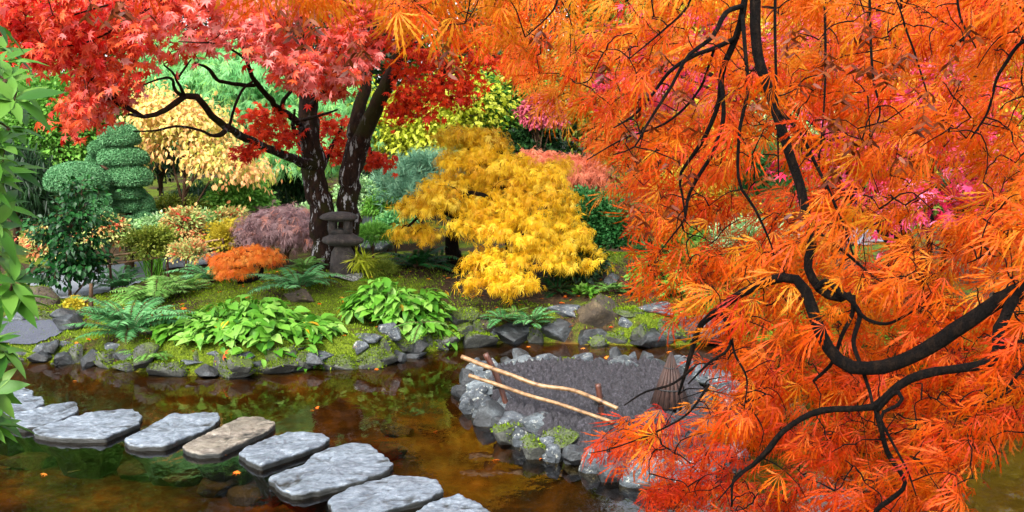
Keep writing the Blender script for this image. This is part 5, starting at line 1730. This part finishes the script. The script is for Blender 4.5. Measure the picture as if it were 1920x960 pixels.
LB = [
    [(1930, 540, 2.62, 18), (1890, 556, 2.63, 17), (1860, 572, 2.65, 16), (1828, 592, 2.66, 16), (1790, 617, 2.68, 15.5), (1745, 650, 2.7, 15), (1690, 678, 2.72, 14), (1630, 692, 2.75, 13.5), (1585, 688, 2.77, 13), (1556, 655, 2.8, 12), (1532, 605, 2.82, 11.5), (1518, 565, 2.84, 11), (1505, 535, 2.86, 10), (1480, 521, 2.88, 9), (1440, 527, 2.92, 9), (1390, 550, 2.96, 8), (1345, 582, 3.0, 7), (1312, 612, 3.03, 6), (1298, 655, 3.05, 5), (1285, 700, 3.08, 3.6), (1272, 740, 3.1, 2)],
    [(1900, 556, 2.62, 13), (1884, 595, 2.6, 10), (1868, 626, 2.58, 11), (1874, 650, 2.58, 10), (1852, 680, 2.58, 9.5), (1800, 690, 2.6, 9), (1745, 697, 2.62, 9), (1700, 712, 2.64, 9), (1668, 738, 2.66, 8.5), (1640, 762, 2.68, 7.5), (1600, 767, 2.7, 6), (1545, 768, 2.72, 6.5), (1505, 783, 2.74, 5.5), (1465, 812, 2.76, 5.5), (1437, 848, 2.78, 6), (1405, 878, 2.8, 4), (1375, 898, 2.82, 3), (1372, 950, 2.84, 2)],
    [(1414, -60, 3.1, 11), (1418, 50, 3.08, 10), (1424, 120, 3.05, 10), (1448, 190, 3.02, 9), (1473, 265, 2.98, 8.5), (1494, 330, 2.95, 8.5), (1512, 400, 2.92, 8), (1525, 450, 2.9, 8.5), (1514, 500, 2.88, 8), (1540, 545, 2.86, 8), (1580, 560, 2.85, 7.5), (1596, 552, 2.85, 5)],
    [(1404, -60, 3.1, 6), (1394, 20, 3.1, 7), (1378, 75, 3.12, 6.5), (1356, 130, 3.15, 6), (1348, 190, 3.18, 5), (1325, 250, 3.2, 4.5), (1300, 290, 3.25, 4), (1275, 330, 3.3, 3), (1282, 380, 3.3, 2.2), (1285, 415, 3.3, 1.5)],
    [(1352, 150, 3.15, 4), (1356, 220, 3.1, 4.5), (1340, 280, 3.1, 4), (1310, 330, 3.12, 3.6), (1290, 370, 3.15, 3), (1284, 410, 3.15, 2.4), (1262, 440, 3.18, 1.8), (1235, 475, 3.2, 1)],
    [(1392, 30, 3.08, 4), (1398, 110, 3.0, 4.2), (1402, 170, 2.98, 3.8), (1386, 250, 2.95, 3.4), (1386, 340, 2.95, 3), (1415, 390, 2.95, 2.6), (1442, 450, 2.95, 2), (1452, 480, 2.95, 1.2)],
    [(1460, 205, 3, 4), (1500, 250, 2.95, 3.8), (1530, 310, 2.93, 3.6), (1555, 360, 2.9, 3.2), (1580, 420, 2.9, 2.8), (1600, 478, 2.88, 2)],
    [(1523, 430, 2.9, 4), (1550, 448, 2.88, 3.6), (1582, 470, 2.86, 3), (1622, 505, 2.85, 2.4), (1655, 528, 2.84, 1.8), (1698, 520, 2.84, 1.2)],
    [(1640, 764, 2.68, 6), (1650, 800, 2.68, 6), (1665, 850, 2.7, 5.5), (1690, 888, 2.7, 5), (1696, 912, 2.7, 4.6), (1672, 935, 2.72, 5), (1645, 955, 2.74, 5), (1630, 990, 2.75, 4)],
    [(1645, 770, 2.68, 5), (1680, 735, 2.62, 5), (1690, 755, 2.6, 4), (1652, 778, 2.6, 3.5), (1668, 820, 2.6, 3), (1700, 880, 2.6, 2.4), (1718, 930, 2.6, 1.5)],
    [(1384, 70, 3.12, 4.5), (1340, 90, 3.1, 4.5), (1300, 105, 3.08, 4), (1255, 135, 3.05, 3.6), (1225, 175, 3.05, 3), (1190, 215, 3.05, 2.4), (1150, 240, 3.05, 1.4)],
    [(1394, 10, 3.1, 5), (1360, 25, 3.0, 5), (1335, 70, 2.95, 4.5), (1290, 105, 2.9, 3.6), (1260, 160, 2.9, 3), (1215, 230, 2.9, 2.4), (1190, 275, 2.9, 1.6), (1150, 290, 2.92, 1)],
    [(1340, 90, 3.1, 3), (1310, 170, 3.15, 2.6), (1250, 230, 3.2, 2.4), (1170, 260, 3.2, 1.8), (1100, 300, 3.2, 1)],
    [(1600, 552, 2.85, 6), (1598, 590, 2.84, 5), (1578, 630, 2.84, 4.5), (1560, 680, 2.86, 4), (1525, 715, 2.9, 3)],
    [(1592, 560, 2.85, 5), (1612, 590, 2.82, 5), (1600, 640, 2.8, 4.4), (1612, 680, 2.78, 4), (1630, 730, 2.76, 3.5), (1636, 758, 2.7, 3)],
    [(1530, 540, 2.86, 6), (1550, 528, 2.84, 6), (1575, 545, 2.82, 5.6), (1598, 562, 2.8, 5.5), (1604, 575, 2.8, 4)],
    [(1605, 580, 2.82, 4), (1630, 600, 2.8, 3.6), (1665, 606, 2.78, 3), (1700, 590, 2.77, 2.4), (1725, 575, 2.77, 1.4)],
    [(1970, 60, 2.7, 4), (1915, 80, 2.75, 3.6), (1885, 120, 2.78, 3.4), (1868, 150, 2.8, 3), (1852, 210, 2.82, 2.4), (1820, 260, 2.85, 1.5)],
    [(1995, 650, 2.5, 4), (1930, 680, 2.5, 3.4), (1895, 720, 2.52, 3), (1875, 745, 2.54, 2.4), (1835, 760, 2.55, 1.6)],
    [(1875, 655, 2.58, 4), (1915, 640, 2.55, 3.4), (1960, 640, 2.5, 3)],
    [(1348, 582, 3.0, 4), (1370, 620, 2.95, 3.5), (1365, 655, 2.92, 3), (1330, 680, 2.95, 2.6), (1290, 720, 3.0, 1.6)],
    [(1372, 600, 2.98, 2.6), (1376, 660, 2.9, 2.4), (1400, 710, 2.88, 1.8), (1395, 770, 2.88, 1)],
    [(1450, 835, 2.77, 3), (1400, 880, 2.75, 2.6), (1375, 905, 2.74, 2), (1345, 940, 2.74, 1.2)],
    [(1630, -60, 3.0, 3.4), (1632, 60, 3.0, 3), (1638, 150, 2.98, 2.6), (1650, 210, 2.97, 2), (1632, 260, 2.96, 1.4)],
    [(1545, -60, 3.1, 3), (1548, 100, 3.08, 2.6), (1545, 200, 3.05, 2.2), (1536, 300, 3.05, 1.2)],
    [(1455, -60, 3.05, 3.4), (1453, 60, 3.03, 3), (1457, 200, 3.0, 2.6), (1460, 330, 2.98, 1.6)],
    [(1700, -60, 2.9, 2.8), (1690, 20, 2.9, 2.6), (1715, 100, 2.9, 2.2), (1740, 180, 2.9, 1.4)],
    [(1790, -60, 2.8, 3), (1800, 30, 2.8, 2.4), (1830, 90, 2.8, 1.6)],
    [(1310, -60, 3.0, 3), (1290, 10, 3.0, 2.6), (1240, 60, 3.0, 2), (1180, 110, 3.0, 1.2)],
    [(1060, -80, 2.9, 2.6), (1045, 0, 2.9, 2.2), (1028, 30, 2.9, 1.6), (985, 70, 2.9, 1)],
    [(1300, 690, 3.05, 3), (1260, 720, 3.06, 2.4), (1210, 735, 3.08, 2), (1170, 760, 3.1, 1.2)],
    [(1330, 720, 3.0, 3), (1290, 775, 3.0, 2.4), (1230, 810, 3.02, 2), (1150, 840, 3.05, 1.4), (1105, 850, 3.05, .8)],
]
for q, b in enumerate(LB):
    lbm = MB()
    SK.append(limb(lbm, b, 34 if b[0][3] > 7 else 22, 10 if b[0][3] > 7 else 6, .22 if b[0][3] > 7 else .16, 60 + q))
    lbm.build('limb' if b[0][3] > 9 else 'branch', M['bark_black'], om)

OR = [(880, -40), (925, 90), (965, 150), (1010, 175), (1030, 230), (1060, 262), (1110, 270), (1150, 310), (1145, 370), (1170, 395), (1205, 390), (1195, 430), (1255, 475), (1180, 520), (1175, 545), (1275, 525), (1310, 510), (1290, 560), (1225, 600), (1300, 620),
      (1320, 650), (1325, 700), (1310, 750), (1220, 775), (1150, 795), (1112, 832), (1125, 880), (1195, 872), (1230, 850), (1255, 880), (1210, 925), (1240, 960), (1230, 1000), (1830, 1000), (1800, 930), (1830, 850), (1900, 850), (1980, 830), (1980, -40)]
GAPS = [(1445, 330, 50, 55, .9), (1290, 440, 55, 35, .8), (1500, 240, 60, 50, .55), (1700, 330, 120, 70, .45), (1720, 410, 90, 50, .6), (1850, 300, 70, 60, .4), (1540, 340, 50, 40, .5), (1310, 640, 26, 40, .7), (1600, 405, 60, 40, .4),
        (1450, 890, 70, 45, .75), (1570, 905, 60, 40, .7), (1640, 790, 40, 35, .5), (1330, 470, 60, 30, .5), (1262, 712, 90, 72, 1), (1300, 770, 40, 40, .8), (1250, 880, 26, 30, .7), (1390, 640, 40, 40, .3), (1650, 40, 26, 26, .8), (1850, 760, 60, 60, .5), (1130, 870, 40, 30, .6),
        (1290, 300, 60, 50, .35), (1250, 200, 50, 40, .3), (1150, 800, 40, 25, .4)]
O1 = sample_px(OR, 1330, GAPS)
Yo = 2.55 + .65 * np.clip((1950 - O1[:, 0]) / 800, 0, 1) + np.where(rng.random(len(O1)) < .035, rng.uniform(-.2, .0, len(O1)), rng.uniform(.28, 1.6, len(O1)))
O2 = sample_px([(140, -110), (150, -60), (220, -30), (330, -70), (420, -50), (520, -10), (580, 12), (680, 20), (720, 45), (790, 55), (860, 65), (900, 70), (930, -90)], 60)
Yo2 = 2.45 + .4 * (O2[:, 0] / 1000) + rng.uniform(-.1, .5, len(O2))
OP = np.concatenate([O1, O2])
YO = np.concatenate([Yo, Yo2])
fd = np.stack([np.where(OP[:, 0] < 950, -.1, -.75), np.full(len(OP), -.15), np.where(OP[:, 0] < 950, -.9, -.62)], -1) + rng.normal(0, .18, (len(OP), 3))


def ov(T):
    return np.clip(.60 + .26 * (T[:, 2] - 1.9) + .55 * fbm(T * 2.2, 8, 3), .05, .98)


tw, rr, lv, stl = sprays(OP, YO, SK, LACE, .086, 6, fd, .10, ov, .0021, .16, .26, .55)
twm = MB()
twm.tubes(tw, rr, 4)
twm.tubes(stl, np.tile([.0007, .0006, .0005], (len(stl), 1)), 3, cap=False)
O3 = sample_px([(1060, 100), (1200, -40), (1980, -40), (1980, 800), (1700, 1000), (1300, 1000), (1120, 850), (1270, 700), (1330, 540), (1180, 420)], 330)
T3 = at(O3[:, 0], O3[:, 1], 2.62 + .5 * np.clip((1950 - O3[:, 0]) / 800, 0, 1) + rng.uniform(-.1, .12, len(O3)))
tw3, rr3 = grow(SK, T3, .0026, .10, 0, 7)
twm.tubes(tw3, rr3, 5)
twm.build('twigs', M['bark_black'], om)
MB().leaves(LACE, *lv).build('crown', M['orange'], om)

# winged seeds hanging in small bunches
SEEDV = [t_blade(.16, .25)]
spots = [(1200, 190), (1225, 230), (1180, 250), (1250, 300), (1290, 330), (1160, 330), (1210, 420), (1280, 180), (1310, 240), (1190, 300), (1500, 60), (1540, 110), (1560, 130), (1480, 90), (1620, 140), (1660, 150), (1690, 120), (1740, 190), (1555, 240), (1600, 280), (1500, 170), (1620, 60), (1780, 130), (1820, 60),
         (1640, 250), (1580, 200), (1500, 410), (1560, 330), (1240, 120), (1330, 60), (170, 24), (212, 32), (232, 20), (560, 55), (590, 60), (540, 40), (660, 110), (675, 90), (830, 110), (850, 130), (1010, 65), (1130, 140), (1270, 400), (1180, 390), (1730, 240), (1700, 300), (1440, 330), (1420, 200)]
for (px, py) in spots:
    Y = 2.55 + .65 * np.clip((1950 - px) / 800, 0, 1) - .12 if px > 900 else 2.5
    c = at(px, py, Y)
    sd = MB()
    nS = int(rng.integers(4, 8))
    for q in range(nS):
        c1 = c + rng.normal(0, .014, 3)
        sd.tubes(np.stack([c + UP * .02, (c + UP * .02 + c1) / 2, c1]), np.array([.0006, .0005, .0005]), 3)
        D0 = np.array([rng.uniform(-1, 1), rng.uniform(-.5, .5), 0])
        for s in (-1, 1):
            sd.leaves(SEEDV, [c1], [norm(D0) * s * .8 - UP * .6], [rng.normal(0, 1, 3)], .028, rng.random())
    sd.tubes(np.stack([c + UP * .05, c + UP * .02, c]), np.array([.0008, .0007, .0006]), 3)
    sd.build('seed_bunch', M['seed'], om)

# ------------------------------------------------------------------ rhododendron at the left edge
rp = np.array([-2.05, 3.35, float(hgt(-2.05, 3.35))])
rh = thing('rhododendron', 'bright green rhododendron with long leaves at the left edge', 'shrub', rp)
lf, wd = MB(), MB()
WH = [(0, 45, 3.3), (-30, 110, 3.5), (25, 150, 3.4), (40, 190, 3.3), (0, 200, 3.6), (55, 215, 3.4), (-20, 260, 3.5), (20, 275, 3.6), (-10, 330, 3.4), (10, 385, 3.7), (-40, 400, 3.5), (5, 425, 3.3), (15, 480, 3.4), (-20, 500, 3.6), (40, 530, 3.3), (0, 555, 3.4), (30, 560, 3.3), (-30, 600, 3.5), (0, 650, 3.4), (20, 660, 3.3), (-20, 700, 3.5), (0, 730, 3.3), (-10, 780, 3.4), (-5, 800, 3.35), (-80, 150, 3.6), (-90, 350, 3.6), (-90, 550, 3.6), (-70, 250, 3.7), (-80, 700, 3.5), (-60, 60, 3.6), (10, 90, 3.7), (30, 240, 3.8), (-15, 160, 3.5), (20, 320, 3.8), (-5, 450, 3.6), (-20, 340, 3.3), (-30, 640, 3.6), (-25, 760, 3.6), (35, 120, 3.6), (0, 300, 3.3)]
tips = []
for (px, py, Y) in WH:
    c = at(px - 14, py, Y)
    tips.append(c)
    ax = norm(np.array([.5, -.3, .6]) + rng.normal(0, .3, 3))
    n = int(rng.integers(7, 11))
    a = np.arange(n) / n * 2 * np.pi + rng.uniform(0, 6)
    u = norm(np.cross(ax, [0, 1, .2])); v = np.cross(ax, u)
    D = u * np.cos(a)[:, None] + v * np.sin(a)[:, None] + ax * rng.uniform(-.1, .6, n)[:, None] - UP * .08
    P = c + rng.normal(0, .008, (n, 3))
    lf.leaves(LONG, P, D, ax + UP * .8 + rng.normal(0, .2, (n, 3)), rng.uniform(.085, .145, n), np.clip(rng.normal(.55, .22, n), 0, 1))
tips = np.array(tips)
T = spline(np.array([rp - [0, 0, .1], rp + [.05, .05, .7], at(-120, 350, 3.5), at(-90, 60, 3.5)]), 24)
wd.tubes(T, np.linspace(.04, .012, 24), 8, rough=.1)
g_, r_ = grow([T], tips, .008, .1, k=7)
wd.tubes(g_, r_, 5)
lf.build('foliage', M['rhodo'], rh)
wd.build('stem', M['bark'], rh)

# ------------------------------------------------------------------ moss shoots, fallen leaves
n = 90000
x, y = rng.uniform(-6.2, 3.6, n), rng.uniform(9.2, 13.4, n)
ok = (sdist(x, y, POND) > -.02) & (mossiness(x, y) + .5 * (.5 + .5 * fbm(np.stack([x * 1.6, y * 1.6, x * 0], -1), 3, 4)) > .60)
x, y = x[ok], y[ok]
P = np.stack([x, y, hgt(x, y) - .003], -1)
tag(MB().leaves([t_blade(.16, .2), t_blade(.22, .1)], P, UP + rng.normal(0, .6, P.shape), rng.normal(0, 1, P.shape), rng.uniform(.012, .03, len(x)), np.clip(rng.normal(.5, .25, len(x)), 0, 1)).build('moss', M['mossfuzz']),
    'bright green moss covering the far bank', 'moss', None, 'stuff')
n = 1500
x, y = rng.uniform(-4.5, 4.5, n), rng.uniform(6.2, 14, n)
k1 = rng.uniform(0, 1, n) < np.where(sdist(x, y, POND) > 0, .9, .05)
x, y = x[k1], y[k1]
z = np.maximum(hgt(x, y), 0) + .008
z = np.where(sdist(x, y, ISLE) < -.1, SOIL_Z + .06, z)
P = np.stack([x, y, z], -1)
tag(MB().leaves(STAR, P, rng.normal(0, 1, P.shape) * [1, 1, .15], UP + rng.normal(0, .25, P.shape), rng.uniform(.025, .05, len(x)), np.clip(rng.normal(.5, .3, len(x)), 0, 1)).build('fallen_leaves', M['rust']),
    'small fallen maple leaves scattered on moss, soil and water', 'leaves', None, 'stuff')
p = hit(422, 680)
MB().leaves(STAR, [p + [0, -.05, .06]], [[.3, -.6, .3]], [[0, -.6, .7]], .075, .2)
tag(MB().leaves(STAR, [p + [0, -.05, .05]], [[.3, -.4, .3]], [[0, -.7, .6]], .08, .3).build('red_leaf', M['red'], loc=p), 'single bright red maple leaf resting beside the rounded pale rock', 'leaf')
